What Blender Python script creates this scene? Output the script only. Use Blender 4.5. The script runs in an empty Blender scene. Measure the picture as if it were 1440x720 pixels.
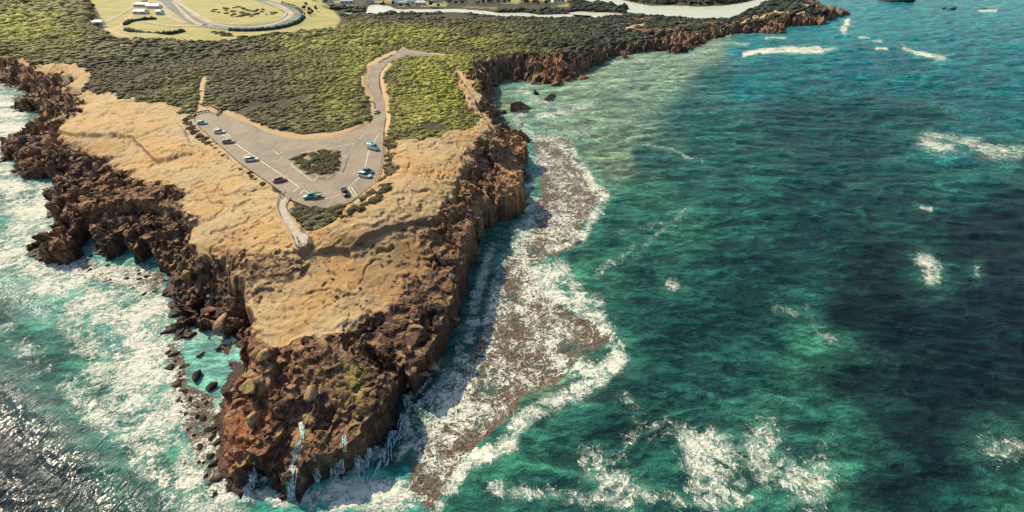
import bpy, bmesh, math, random
import numpy as np
from mathutils import Vector, Matrix
from mathutils.geometry import tessellate_polygon
random.seed(7); rng = np.random.default_rng(11)
S = bpy.context.scene
COL = S.collection
R = math.radians
# ------------------------------------------------------------------ camera, sky, sun, exposure
CAM_H = 85.0; FPX = 620.0; PITCH = R(35.0)          # metres above sea, focal in px of a 1440 px wide frame, degrees down
cd = bpy.data.cameras.new('camera'); cam = bpy.data.objects.new('camera', cd); COL.objects.link(cam)
cam.location = (0, 0, CAM_H); cam.rotation_euler = (R(90) - PITCH, 0, 0)
cd.sensor_fit = 'HORIZONTAL'; cd.sensor_width = 36.0; cd.lens = 36.0 * FPX / 1440.0
cd.clip_start = 0.5; cd.clip_end = 40000
S.camera = cam
SUN_EL = R(39); SUN_AZ = R(-50)                     # azimuth measured from +Y, negative = left
sdir = Vector((math.sin(SUN_AZ) * math.cos(SUN_EL), math.cos(SUN_AZ) * math.cos(SUN_EL), math.sin(SUN_EL)))
w = bpy.data.worlds.new("World"); S.world = w; w.use_nodes = True
nt = w.node_tree; bg = nt.nodes['Background']
sky = nt.nodes.new('ShaderNodeTexSky'); sky.sky_type = 'NISHITA'; sky.sun_disc = False
sky.sun_elevation = SUN_EL; sky.sun_rotation = SUN_AZ; sky.air_density = 1.0; sky.dust_density = 1.2; sky.ozone_density = 1.0
nt.links.new(sky.outputs[0], bg.inputs[0]); bg.inputs[1].default_value = 0.13
sl = bpy.data.lights.new('sun', 'SUN'); sl.energy = 5.0; sl.angle = R(0.6); sl.color = (1.0, 0.85, 0.62)
so = bpy.data.objects.new('sun', sl); COL.objects.link(so); so.rotation_euler = (-sdir).to_track_quat('-Z', 'Y').to_euler(); so.location = (-200, 300, 400)
S.view_settings.view_transform = 'Standard'; S.view_settings.look = 'None'; S.view_settings.gamma = 1.0
S.view_settings.exposure = 0.42
S.cycles.max_bounces = 4; S.cycles.diffuse_bounces = 2; S.cycles.glossy_bounces = 2; S.cycles.transmission_bounces = 2
S.cycles.sample_clamp_indirect = 3.0; S.cycles.sample_clamp_direct = 12.0; S.cycles.use_denoising = True

# ------------------------------------------------------------------ camera projection: picture pixel (+ height) <-> place
SP, CP = math.sin(PITCH), math.cos(PITCH)
def W(px, py, z=0.0):
    v = (py - 360.0) / FPX
    dep = (CAM_H - z) / (SP + v * CP)
    return ((px - 720.0) / FPX * dep, dep * CP - v * dep * SP)
def Wn(P, z=0.0):
    P = np.asarray(P, float)
    zz = P[:, 2] if P.shape[1] > 2 else z
    v = (P[:, 1] - 360) / FPX; dep = (CAM_H - zz) / (SP + v * CP)
    return np.stack([(P[:, 0] - 720) / FPX * dep, dep * CP - v * dep * SP], 1)
def to_image_px(x, y, z):                                  # camera projection from world to image pixels, in which the outlines were traced
    dz = CAM_H - z
    dep = y * CP + dz * SP
    return 720 + FPX * x / dep, 360 + FPX * (dz * CP - y * SP) / dep

# ------------------------------------------------------------------ noise
def h3(i, j, k, s=0):
    n = (i.astype(np.int64) * 73856093) ^ (j.astype(np.int64) * 19349663) ^ (k.astype(np.int64) * 83492791) ^ (s * 2654435761)
    n = (n ^ (n >> 13)) * 1274126177 & 0x7fffffff
    n = (n ^ (n >> 16)) * 668265263 & 0x7fffffff
    return ((n ^ (n >> 15)) & 0xffff).astype(np.float32) / 65535.0
def vn(x, y, z=None, s=0):                          # value noise 0..1
    x = np.asarray(x, np.float32); y = np.asarray(y, np.float32)
    i = np.floor(x); j = np.floor(y); fx = x - i; fy = y - j
    fx = fx * fx * (3 - 2 * fx); fy = fy * fy * (3 - 2 * fy)
    i = i.astype(np.int32); j = j.astype(np.int32)
    if z is None:
        k = np.zeros_like(i)
        a = h3(i, j, k, s); b = h3(i + 1, j, k, s); c = h3(i, j + 1, k, s); d = h3(i + 1, j + 1, k, s)
        return (a + (b - a) * fx) * (1 - fy) + (c + (d - c) * fx) * fy
    z = np.asarray(z, np.float32); k = np.floor(z); fz = z - k; fz = fz * fz * (3 - 2 * fz); k = k.astype(np.int32)
    r = []
    for q in (0, 1):
        a = h3(i, j, k + q, s); b = h3(i + 1, j, k + q, s); c = h3(i, j + 1, k + q, s); d = h3(i + 1, j + 1, k + q, s)
        r.append((a + (b - a) * fx) * (1 - fy) + (c + (d - c) * fx) * fy)
    return r[0] + (r[1] - r[0]) * fz
def fbm(x, y, z=None, o=4, s=0, g=0.5):
    t = 0; a = 1.0; n = 0; f = 1.0
    for q in range(o):
        t = t + a * vn(x * f + 17.3 * q, y * f - 9.1 * q, None if z is None else z * f + 5.7 * q, s + q); n += a; a *= g; f *= 2.03
    return t / n
def ridge(x, y, z=None, o=4, s=0):
    t = 0; a = 1.0; n = 0; f = 1.0
    for q in range(o):
        v = vn(x * f + 7.3 * q, y * f - 3.1 * q, None if z is None else z * f + 2.7 * q, s + q)
        t = t + a * (1 - np.abs(2 * v - 1)); n += a; a *= 0.5; f *= 2.1
    return t / n
def worley(x, y, s=0):                              # F1, F2, cell id
    i = np.floor(x).astype(np.int32); j = np.floor(y).astype(np.int32)
    f1 = np.full(x.shape, 9., np.float32); f2 = f1.copy(); cid = np.zeros(x.shape, np.float32); k = np.zeros_like(i)
    for a in (-1, 0, 1):
        for b in (-1, 0, 1):
            ii = i + a; jj = j + b
            px = ii + 0.1 + 0.8 * h3(ii, jj, k, s + 31); py = jj + 0.1 + 0.8 * h3(ii, jj, k, s + 77)
            d = np.hypot(px - x, py - y).astype(np.float32); c = h3(ii, jj, k, s + 5)
            n = d < f1
            f2 = np.where(n, f1, np.minimum(f2, d)); cid = np.where(n, c, cid); f1 = np.where(n, d, f1)
    return f1, f2, cid
def sst(a, b, x): t = np.clip((x - a) / (b - a), 0, 1); return t * t * (3 - 2 * t)
def inpoly(x, y, P):
    P = np.asarray(P, float); ins = np.zeros(x.shape, bool)
    bb = (x >= P[:, 0].min()) & (x <= P[:, 0].max()) & (y >= P[:, 1].min()) & (y <= P[:, 1].max())
    xs = x[bb]; ys = y[bb]; r = np.zeros(xs.shape, bool)
    for a in range(len(P)):
        x1, y1 = P[a]; x2, y2 = P[a - 1]
        if y1 == y2: continue
        c = ((y1 > ys) != (y2 > ys)) & (xs < (x2 - x1) * (ys - y1) / (y2 - y1) + x1)
        r ^= c
    ins[bb] = r
    return ins
def dline(x, y, P, closed=False):
    P = np.asarray(P, float); n = len(P); d = np.full(x.shape, 1e9, np.float32); x = x.astype(np.float32); y = y.astype(np.float32)
    for a in range(n if closed else n - 1):
        x1, y1 = P[a]; x2, y2 = P[(a + 1) % n]
        dx, dy = x2 - x1, y2 - y1; L = dx * dx + dy * dy + 1e-9
        t = np.clip(((x - x1) * dx + (y - y1) * dy) / L, 0, 1)
        d = np.minimum(d, (x - x1 - t * dx) ** 2 + (y - y1 - t * dy) ** 2)
    return np.sqrt(d)
def sd(x, y, P):
    return np.where(inpoly(x, y, P), 1, -1) * dline(x, y, P, True)
def softpoly(u, v, P, soft):
    return sst(-soft, soft, sd(u, v, P))

# ------------------------------------------------------------------ traced outlines (image pixels)
WATER = [(-620,-25),(-200,60),(-60,95),(0,117),(25,125),(42,131),(44,142),(30,146),(20,150),(22,156),(54,158),(69,163),(58,170),(46,175),(42,183),(25,190),(8,206),(0,221),
 (4,230),(25,225),(27,248),(54,252),(79,254),(75,267),(69,287),(67,303),(92,306),(94,313),(80,324),(70,330),(54,342),(40,352),(54,364),(87,373),(110,360),(117,340),(125,322),(137,333),(144,356),(150,370),(172,358),(180,346),(192,356),(196,371),(214,362),(226,372),(235,390),
 (236,408),(238,427),(234,448),(233,470),(262,476),(296,484),(314,500),(318,530),(308,548),(305,575),(304,600),(308,635),(308,663),(313,696),(335,702),(352,672),(366,664),(376,690),(398,704),(425,700),(438,676),(470,672),(500,662),(525,640),(548,600),(562,556),(572,545),(582,556),(600,535),
 (628,486),(645,440),(660,392),(667,367),(683,323),(700,312),(730,303),(740,283),(743,260),(738,240),(747,207),(747,193),(707,190),(710,180),(702,167),(690,163),(687,157),(693,133),(697,120),(717,113),(743,117),(767,120),(780,125),(793,117),(810,110),(823,100),(857,88),(853,82),(893,76),(933,71),(947,76),(969,73),(996,58),(1031,49),(1067,47),(1093,49),(1107,38),(1156,36),(1173,27),(1196,22),(1191,16),(1156,13),(1151,4),(1130,-8),(900,-22),(300,-36),(-620,-40)]
LIP = [(-620,-34,12),(-200,45,13),(-60,70,14),(0,81,14),(30,90,14),(57,103,14),(80,113,13),(84,120,12),(78,126,11),(72,130,11),(50,134,6),(30,152,3),(60,152,5),(88,148,9),(104,138,11),(96,152,10),(75,164,9),(52,176,8),(42,186,7),(22,198,6),(8,215,5),(28,216,6),(52,222,5),(34,232,4.5),(30,242,4),(60,247,4.5),(83,249,5),
 (90,262,6),(84,285,6),(78,300,6),(98,303,6),(102,312,7),(88,324,6),(72,336,4),(54,348,3.5),(66,362,4),(90,366,5),(106,350,7),(112,328,8),(124,314,9),(140,322,9),(150,350,8),(168,350,8),(180,338,9),(194,346,8),(202,358,7),(216,352,8),(232,366,7),(244,384,7),
 (243,404,6),(245,425,5),(243,455,3.5),(290,462,3),(325,474,2.5),(335,440,3),(328,425,8),(340,438,11),(356,465,12),(357,495,11),(350,522,10),(330,540,9),(318,560,8),(315,600,7),(318,640,5.5),(320,664,4.5),(333,660,5),(348,640,6),(373,640,7),(398,656,6),(420,660,6),(438,642,7),(470,634,7.5),(505,612,8),(526,590,8.5),(550,550,8),(565,535,7.5),(585,532,7),
 (612,492,8),(634,445,9),(650,398,10),(660,365,10),(674,322,10),(694,304,9),(712,297,8.5),(728,290,9),(733,270,10),(734,252,11),(722,244,12),(712,250,10),(706,242,8),(722,228,8),(740,208,10),(741,195,11.5),(712,193,12),(699,185,12),(694,172,10),(680,165,11),(674,150,13),(676,128,14),(668,112,15),(672,88,15),(720,78,15),(770,76,15),(800,80,13),(816,86,10),(840,73,9),(862,65,9),(900,60,8),(940,56,8),(985,47,7),(1020,40,7),(1080,34,7),(1112,26,8),(1150,23,8),(1174,18,6),(1150,9,7),(1120,-3,7),(900,-14,5),(300,-30,5)]
HPTS = [(0,40,17),(100,60,18),(200,80,18),(0,0,20),(100,10,18),(250,100,19),(350,110,19),(330,80,17),(450,120,19),(480,90,18),(600,120,18),(620,160,18),(640,90,17),(560,60,17),(620,65,15),(700,60,14),(640,45,9),(560,45,12),(760,50,12),(740,35,6),(860,45,10),(850,30,6),(950,45,9),(1000,40,8),(1050,20,8),(1120,15,9),
 (290,180,18),(350,200,18),(400,240,18),(440,280,18),(500,270,18),(530,220,18),(440,200,18),(520,150,18),(250,150,16.5),(200,160,15.5),(130,170,13.5),(100,120,14),(60,90,15),(150,110,16),(240,200,15.5),(130,200,12.5),(200,240,14),(300,260,16),(260,290,14),(330,320,15),(400,330,17),(420,345,16.5),(460,350,15.5),(180,270,12),(220,300,12.5),(120,285,8),(100,240,7),(60,215,7),(130,225,10),(270,350,12),(330,380,12.5),(300,320,14),(400,400,13),(500,400,13.5),(560,360,14.5),(600,320,15),(640,270,15.5),(660,230,16),(690,210,14.5),(600,380,12.5),(640,340,12.5),(670,280,12.5),(690,240,12),(690,270,11),(620,420,11),(580,440,11),(540,440,12),(440,460,12),(400,470,12),(380,520,11),(420,540,10),(480,500,10.5),(540,480,10.5),(590,480,9.5),(540,540,8.5),(480,560,9),(420,600,8),(370,600,8.5),(340,580,8.5),(460,620,7.5),(330,400,11),(300,385,9),(290,410,6),(275,390,7.5),(270,440,4),(300,450,3),(318,440,3.2),(170,310,11),(210,320,11.5),(240,340,10.5),(560,250,18),(600,230,18),(640,210,17.5),(560,300,18),(520,320,17.5),(440,320,17.5),(680,190,16)]
STEPS = [([(96,318),(104,301),(125,297),(160,295),(200,297),(240,302),(262,314),(272,340),(275,372),(262,372),(240,392),(200,385),(100,385)], 10, 3.6),
         ([(300,380),(326,386),(338,405),(346,430),(360,465),(360,495),(352,516),(330,516),(318,500),(290,484),(232,474),(238,420),(248,398),(270,388)], 7, 3.2),
         ([(320,412),(338,420),(352,447),(360,480),(357,514),(344,524),(334,500),(332,470),(322,440)], 7, 6.0),
         ([(395,500),(412,508),(405,540),(385,548),(380,530)], 10, 2.5), ([(520,495),(545,500),(560,520),(548,538),(530,520)], 9, 3.0), ([(455,575),(478,570),(470,598),(448,600)], 8, 2.6), ([(585,450),(605,440),(610,465),(590,480)], 9, 2.6),
         ([(676,215),(700,232),(704,262),(690,300),(668,300),(672,250)], 12, 3.0), ([(42,108),(70,118),(82,122),(70,130),(20,118),(0,108),(0,96)], 11, 3.0), ([(60,215),(120,238),(140,262),(95,262),(60,240)], 6, 1.8)]
FLATS = []   # (world poly, z, margin)
LOT = [(272,165),(278,174),(307,202),(340,231),(370,251),(396,270),(404,278),(417,284),(440,292),(470,292),(492,284),(520,263),(533,244),(539,217),(539,187),(542,165),(541,145),(533,122),(533,104),(545,88),(570,78),(612,79),(622,76),(600,73),(575,70),(560,64),(552,58),(520,47),(497,41),(478,34),(455,22),(436,12),(424,6),(408,-2),(420,-2),(436,4),(452,14),(475,25),(490,34),(512,41),(545,52),(562,61),(568,66),(560,76),(537,85),(522,95),(516,108),(519,125),(528,147),(529,160),(519,176),(497,187),(467,194),(427,196),(400,193),(373,185),(350,173),(317,161),(296,156),(283,158)]
LOT = LOT[:22] + [(600,73),(575,70),(566,65),(556,76)] + LOT[45:]
ROAD2 = [((570,69),(560,60)),((552,57),(548,54)),((520,45),(522,42)),((497,40),(502,37)),((478,32),(486,31)),((455,20),(463,19)),((440,8),(448,8)),((428,-4),(438,-4))]
FAIR = [(120,-14),(140,20),(142,36),(160,52),(240,54),(280,58),(330,56),(420,44),(470,40),(480,30),(440,-14)]
TRACK_OUT = [(200,-12),(220,0),(243,16),(263,31),(272,36),(294,39),(319,42),(352,43),(386,40),(414,33),(427,22),(421,14),(397,6),(372,-2),(330,-12)]
TRACK_IN = [(240,-12),(243,0),(262,14),(280,25),(303,32),(330,36),(370,34),(392,29),(403,20),(390,11),(368,3),(350,-3),(320,-12)]
CHUTE = [(263,36),(259,43),(237,47),(208,47),(175,41),(173,36),(186,29),(221,26),(245,31)]
RIVER1 = [(462,17),(480,17),(500,19),(515,17),(518,9),(525,6),(545,8),(556,12),(570,13),(600,13),(640,12),(680,15),(700,18),(740,18),(760,21),(800,20),(832,22),(831,26),(800,26),(760,25),(720,24),(680,20),(640,17),(600,17),(560,18),(500,22),(475,22)]
RIVER2 = [(800,-6),(860,-4),(885,2),(915,8),(947,7),(985,9),(1022,7),(1050,3),(1075,-4),(1100,-6),(1080,4),(1062,12),(1049,17),(1035,24),(1018,29),(980,29),(947,27),(915,24),(893,20),(880,16),(886,11),(860,7),(830,4),(790,0)]
RIVER3 = [(800,18),(815,16),(860,18),(884,20),(870,23),(835,25),(810,24)]
def addflat(poly, z, m, sink=0.2):
    FLATS.append((Wn(poly, z), z - sink, m))
addflat(FAIR, 12.0, 14); 
TOWN = [(442,-6),(446,6),(462,11),(500,11),(512,7),(530,3),(548,5),(566,10.5),(640,10),(700,14),(800,12),(800,-6)]
addflat(TOWN, 5.0, 10, .2); addflat(LOT, 18.0, 3.0, 0.12)
addflat(RIVER1, 3.0, 12, 0.5); addflat(RIVER2, 3.0, 12, 0.5); addflat(RIVER3, 3.0, 10, 0.5)
WALK = [(402,270),(408,279),(402,290),(407,301),(415,313),(424,325),(430,328),(434,334),(433,341),(428,346),(420,348),(415,346),(411,338),(409,331),(402,320),(394,306),(389,293),(391,281)]
addflat(WALK, 17.6, 1.5, 0.15)
WATERW = Wn(WATER, 0.0); LIPW = Wn(LIP)
_hp = np.array([p for p in HPTS] + LIP + [(-500,-60+30,14),(1000,-10,4),(560,22,3.5),(700,26,3.5),(620,8,4),(760,8,4),(500,0,6),(900,34,6)], float)
_hx = Wn(_hp)
_sc = 100.0
def _k(r2): return r2 * np.log(r2 + 1e-9)
_n = len(_hx); _A = np.zeros((_n + 3, _n + 3)); _X = _hx / _sc
_A[:_n, :_n] = _k(((_X[:, None] - _X[None]) ** 2).sum(2)) + np.eye(_n) * 0.0004 * 1
_A[:_n, _n] = 1; _A[:_n, _n + 1:] = _X; _A[_n:, :_n] = _A[:_n, _n:].T
_w = np.linalg.solve(_A, np.concatenate([_hp[:, 2], [0, 0, 0]]))
def hsmooth(x, y):
    out = np.zeros(x.shape); X = np.stack([x, y], 1) / _sc
    for a in range(0, len(x), 20000):
        q = X[a:a + 20000]
        out[a:a + 20000] = _k(((q[:, None] - _X[None]) ** 2).sum(2)) @ _w[:_n] + _w[_n] + q @ _w[_n + 1:]
    return np.clip(out, 1.5, 24)
TERR = [(690,193),(672,214),(648,250),(632,285),(612,308),(576,318),(540,327),(500,346),(472,346),(430,352),(400,345),(380,320),(360,290),(330,270),(300,250),(200,200),(200,100),(640,100),(690,170)]
TERRW = Wn(TERR, 17.0); STEPW = [(Wn(P, z), D) for P, z, D in STEPS]
# masks in image pixels: where the ground is bare rock / sand / scrub
ROCKP = [[(-50,60),(0,80),(57,103),(97,112),(78,126),(104,136),(112,142),(100,160),(80,178),(78,190),(100,215),(104,222),(135,228),(130,245),(140,262),(150,285),(200,290),(262,305),(272,350),(318,380),(330,400),(360,470),(372,490),(400,496),(416,492),(440,474),(470,468),(510,450),(560,436),(590,430),(612,405),(625,370),(600,345),(640,300),(668,222),(690,195),(720,160),(690,130),(660,115),(672,88),(800,84),(860,66),(1000,44),(1220,0),(1300,400),(900,720),(300,760),(-50,760)],]
ROCKP2 = [[(310,350),(345,352),(400,352),(440,362),(430,385),(380,400),(375,440),(345,420),(320,390)],
          [(470,346),(500,346),(560,322),(612,308),(640,285),(690,195),(700,260),(660,340),(610,330),(560,345),(500,358)],
          [(95,215),(150,222),(170,240),(215,262),(258,270),(262,300),(140,290),(100,262)],
          [(560,385),(600,375),(640,350),(650,400),(600,440),(565,430)]]
SANDY = [[(372,430),(400,420),(430,470),(402,480),(385,468)]]
SANDP = [(-50,70),(0,77),(50,88),(110,90),(128,103),(130,112),(113,130),(150,134),(167,135),(200,141),(236,146),(262,158),(276,168),(300,196),(392,270),(410,290),(424,325),(455,325),(480,312),(520,285),(545,258),(556,240),(552,220),(562,207),(607,199),(633,190),(667,186),(680,170),(664,160),(656,145),(650,118),(640,97),(655,96),(665,118),(690,165),(800,200),(800,740),(-60,760),(-60,60)]
DIRT = [([(288,112),(284,122),(284,134),(281,150),(290,158)], 4.0),([(317,158),(350,170),(373,181.5),(400,189),(427,192.5),(467,190),(497,183),(516,174)],4.2),([(524,160),(523,148),(514,128),(510,108),(518,92),(535,82),(555,73)],2.8),([(548,90),(537,104),(538,120),(546,143),(547,165),(545,190),(545,217),(540,243),(524,266)],3.0),([(276,160),(284,155),(294,152),(304,154)],4),([(640,96),(648,106),(648,118)], 2.5),([(300,160),(330,170),(355,181),(380,193),(405,199),(440,201),(470,199),(500,192),(520,180),(530,166)], 5),
        ([(543,120),(540,140),(546,165),(543,190),(543,217),(538,240),(525,262),(495,288)], 3.5),([(530,90),(513,104),(514,122),(524,140)], 3),([(150,40),(165,47),(185,53)], 1.5),([(140,36),(165,28),(190,10)], 2),
        ([(880,40),(905,34),(902,28)], 1.5),([(1040,33),(1065,26),(1090,18),(1130,20)], 1.5),([(1100,4),(1140,8),(1150,14)], 1.2),([(250,0),(262,14),(285,30)], 2),([(560,78),(600,76),(640,78)],2),([(170,62),(185,64)],1.5)]
SCRUB_GAPS = []

def hfun(x, y, detail=True):
    """ground height and classes at places x, y"""
    x = np.asarray(x, np.float64); y = np.asarray(y, np.float64)
    sc = np.clip(np.hypot(x, y) / 110.0, 0.7, 4)
    n1 = fbm(x / 7, y / 7, o=4, s=3) - .5; n2 = fbm(x / 7 + 50, y / 7, o=4, s=4) - .5
    xw = x + n1 * 3.4 * np.minimum(sc, 2); yw = y + n2 * 3.4 * np.minimum(sc, 2)
    dW = sd(xw, yw, WATERW)
    dT = sd(xw, yw, LIPW)
    hp = hsmooth(x, y)
    ter = sst(-.8, 0.15, sd(x + n1 * 4, y + n2 * 4, TERRW))
    hp = hp + ter * 0.0
    for P, D in STEPW:
        hp = np.maximum(hp - D * sst(-.9, .5, sd(x + n1 * 6, y + n2 * 6, P)), np.minimum(hp, 1.2))
    t = np.where(dT > 0, 1.0, dW / (dW + np.maximum(-dT, 1e-3)))
    t = np.clip(t, 0, 1)
    prof = t ** 0.7
    led = t * 5 + (fbm(x / 9, y / 9, o=2, s=9) - .5) * 3
    prof = 0.72 * prof + 0.28 * np.clip((np.floor(led) + sst(0.55, 1.0, led - np.floor(led))) / 5, 0, 1) 
    prof = np.where(dT > 0, 1, np.minimum(prof, 1))
    h = np.where(dW > 0, hp * prof, np.maximum(dW * 0.8, -7) - 0.15)
    u, v = to_image_px(x, y, np.clip(h, 0, 25))
    ju = u + n1 * 26; jv = v + n2 * 20
    rock = np.zeros(x.shape)
    for P in ROCKP: rock = np.maximum(rock, softpoly(u + n1 * 60, v + n2 * 46, P, 13))
    for P in ROCKP2: rock = np.maximum(rock, (0.72 if P[0][0] < 200 or P[0][0] > 500 else .5) * softpoly(ju, jv, P, 10))
    rock = np.maximum(rock, sst(.6, -1.2, dT))
    sandz = softpoly(u + n1 * 30, v + n2 * 16, SANDP, 2.0)
    scrub = (1 - sandz) * np.where(dT > 0.5, 1, 0)
    flat = np.zeros(x.shape)
    far = sst(330, 420, y)
    for P, z, m in FLATS:
        s_ = sd(x, y, P); w_ = sst(-m, 0, s_)
        h = h * (1 - w_) + z * w_; flat = np.maximum(flat, sst(-m * .6, 0, s_))
    dirt = np.zeros(x.shape)
    for P, wd in DIRT:
        dirt = np.maximum(dirt, 1 - sst(wd * .7, wd * 1.3, dline(u + n1 * 3, v + n2 * 3, P)))
    dirt *= np.where(dT > 0.5, 1, 0)
    grass = softpoly(u, v + n2 * 6, FAIR, 1.5); grass = np.maximum(grass, .8 * softpoly(u, v, TOWN, 1.0) * sst(.56, .62, fbm(x / 45, y / 45, o=3, s=99)))
    if detail:
        rk = rock * (1 - flat)
        r1 = ridge(x / 9, y / 9, h / 6, o=5, s=21)
        w1, w2, c1 = worley(x / 3.1 + n1 * 1.5, y / 3.1 + n2 * 1.5, 3); blk = sst(0.02, 0.28, w2 - w1)
        v1, v2, c2 = worley(x / 1.15 + n1, y / 1.15, 8); blk2 = sst(0.02, 0.3, v2 - v1)
        h = h + rk * sc ** .5 * ((r1 - .55) * 3.2 + (ridge(x / 24 + n1, y / 24 + n2, o=3, s=24) - .55) * 5 - 2.6 * sst(.70, .80, ridge(x / 13 + n1 * 1.5, y / 13 + n2 * 1.5, o=2, s=25)) + (c1 - .5) * .9 + (blk - 1) * .12 + (c2 - .5) * .35 + (fbm(x / 2.2, y / 2.2, h / 2, o=4, s=23) - .5) * 1.3) * np.where(dW > 0, np.clip(dW / 1.5, 0.25, 1), 0.5)
        ps = h / 1.15 + fbm(x / 8, y / 8, o=4, s=28) * 2.5; fs = ps - np.floor(ps)
        h = h + rk * .62 * (sst(0, .3, fs) - fs)
        # sand: soft undulation, wind ledges, little gullies
        sa = sandz * (1 - rock) * (1 - flat)
        rr = ridge(x / 16 + n1, y / 9 + n2, o=4, s=41)
        lum = fbm(x / 3, y / 3, o=4, s=44)
        patch = sst(0.5, 0.68, fbm(x / 19, y / 13, o=3, s=47))
        h = h + sa * ((rr - .6) * 1.0 + (lum - .5) * (0.2 + .75 * patch))
        h = h - sa * .45 * sst(.74, .84, ridge(x / 10 + n1 * 2, y / 7 + n2 * 2, o=2, s=46))
        ph = h / .55 + fbm(x / 6, y / 6, o=4, s=49) * 2.2; fr_ = ph - np.floor(ph)
        h = h + sa * .26 * (sst(0, .22, fr_) - fr_) * sst(.38, .6, fbm(x / 22 + 7, y / 15, o=3, s=48))
        # stone slab with an undercut edge on the western flat
        slab = softpoly(u + n1 * 5, v + n2 * 5, [(85,168),(84,186),(110,192),(150,191),(188,196),(205,214),(222,228),(246,224),(275,214),(262,190),(240,160),(160,140),(110,150)], 1.2)
        h = h + slab * 1.3 * (1 - flat) * sst(162, 186, v) * sst(278, 255, u)
        h = h + scrub * (1 - flat) * (fbm(x / 30, y / 30, o=3, s=50) - .5) * 4 * (1 - dirt)
        h = h + ter * (1 - flat) * (1-scrub) * (2.2 + (ridge(x / 2.6 + n1, y / 1.6, o=3, s=52) - .5) * .7 * sst(560, 640, u))*(1-rock) * sst(420, 480, u)
    return h, dict(rock=rock, sand=sandz, scrub=scrub, dirt=dirt, grass=grass, dW=dW, dT=dT, flat=flat, u=u, v=v)

# ------------------------------------------------------------------ mesh helpers
def mk(name, V, F, mat=None, parent=None, smooth=False, attrs=None):
    me = bpy.data.meshes.new(name); V = np.asarray(V, np.float32); F = np.asarray(F, np.int32)
    me.vertices.add(len(V)); me.vertices.foreach_set('co', V.ravel())
    k = F.shape[1]; me.loops.add(F.size); me.loops.foreach_set('vertex_index', F.ravel())
    me.polygons.add(len(F)); me.polygons.foreach_set('loop_start', np.arange(0, F.size, k, dtype=np.int32)); me.polygons.foreach_set('loop_total', np.full(len(F), k, np.int32))
    me.polygons.foreach_set('use_smooth', np.full(len(F), bool(smooth)))
    me.update(calc_edges=True)
    for an, av in (attrs or {}).items():
        at = me.color_attributes.new(an, 'FLOAT_COLOR', 'POINT'); c = np.ones((len(V), 4), np.float32); c[:, :av.shape[1]] = av
        at.data.foreach_set('color', c.ravel())
    if mat: me.materials.append(mat)
    o = bpy.data.objects.new(name, me); COL.objects.link(o)
    if parent: o.parent = parent
    return o
def grid(nr, nc, keep=None):
    i = np.arange((nr - 1) * nc).reshape(nr - 1, nc)[:, :-1].ravel()
    F = np.stack([i, i + 1, i + nc + 1, i + nc], 1)
    if keep is not None:
        F = F[keep[F].all(1)]
    return F
def compact(V, F, *A):
    u, inv = np.unique(F, return_inverse=True)
    return (V[u], inv.reshape(F.shape).astype(np.int32)) + tuple(a[u] for a in A)
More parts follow.
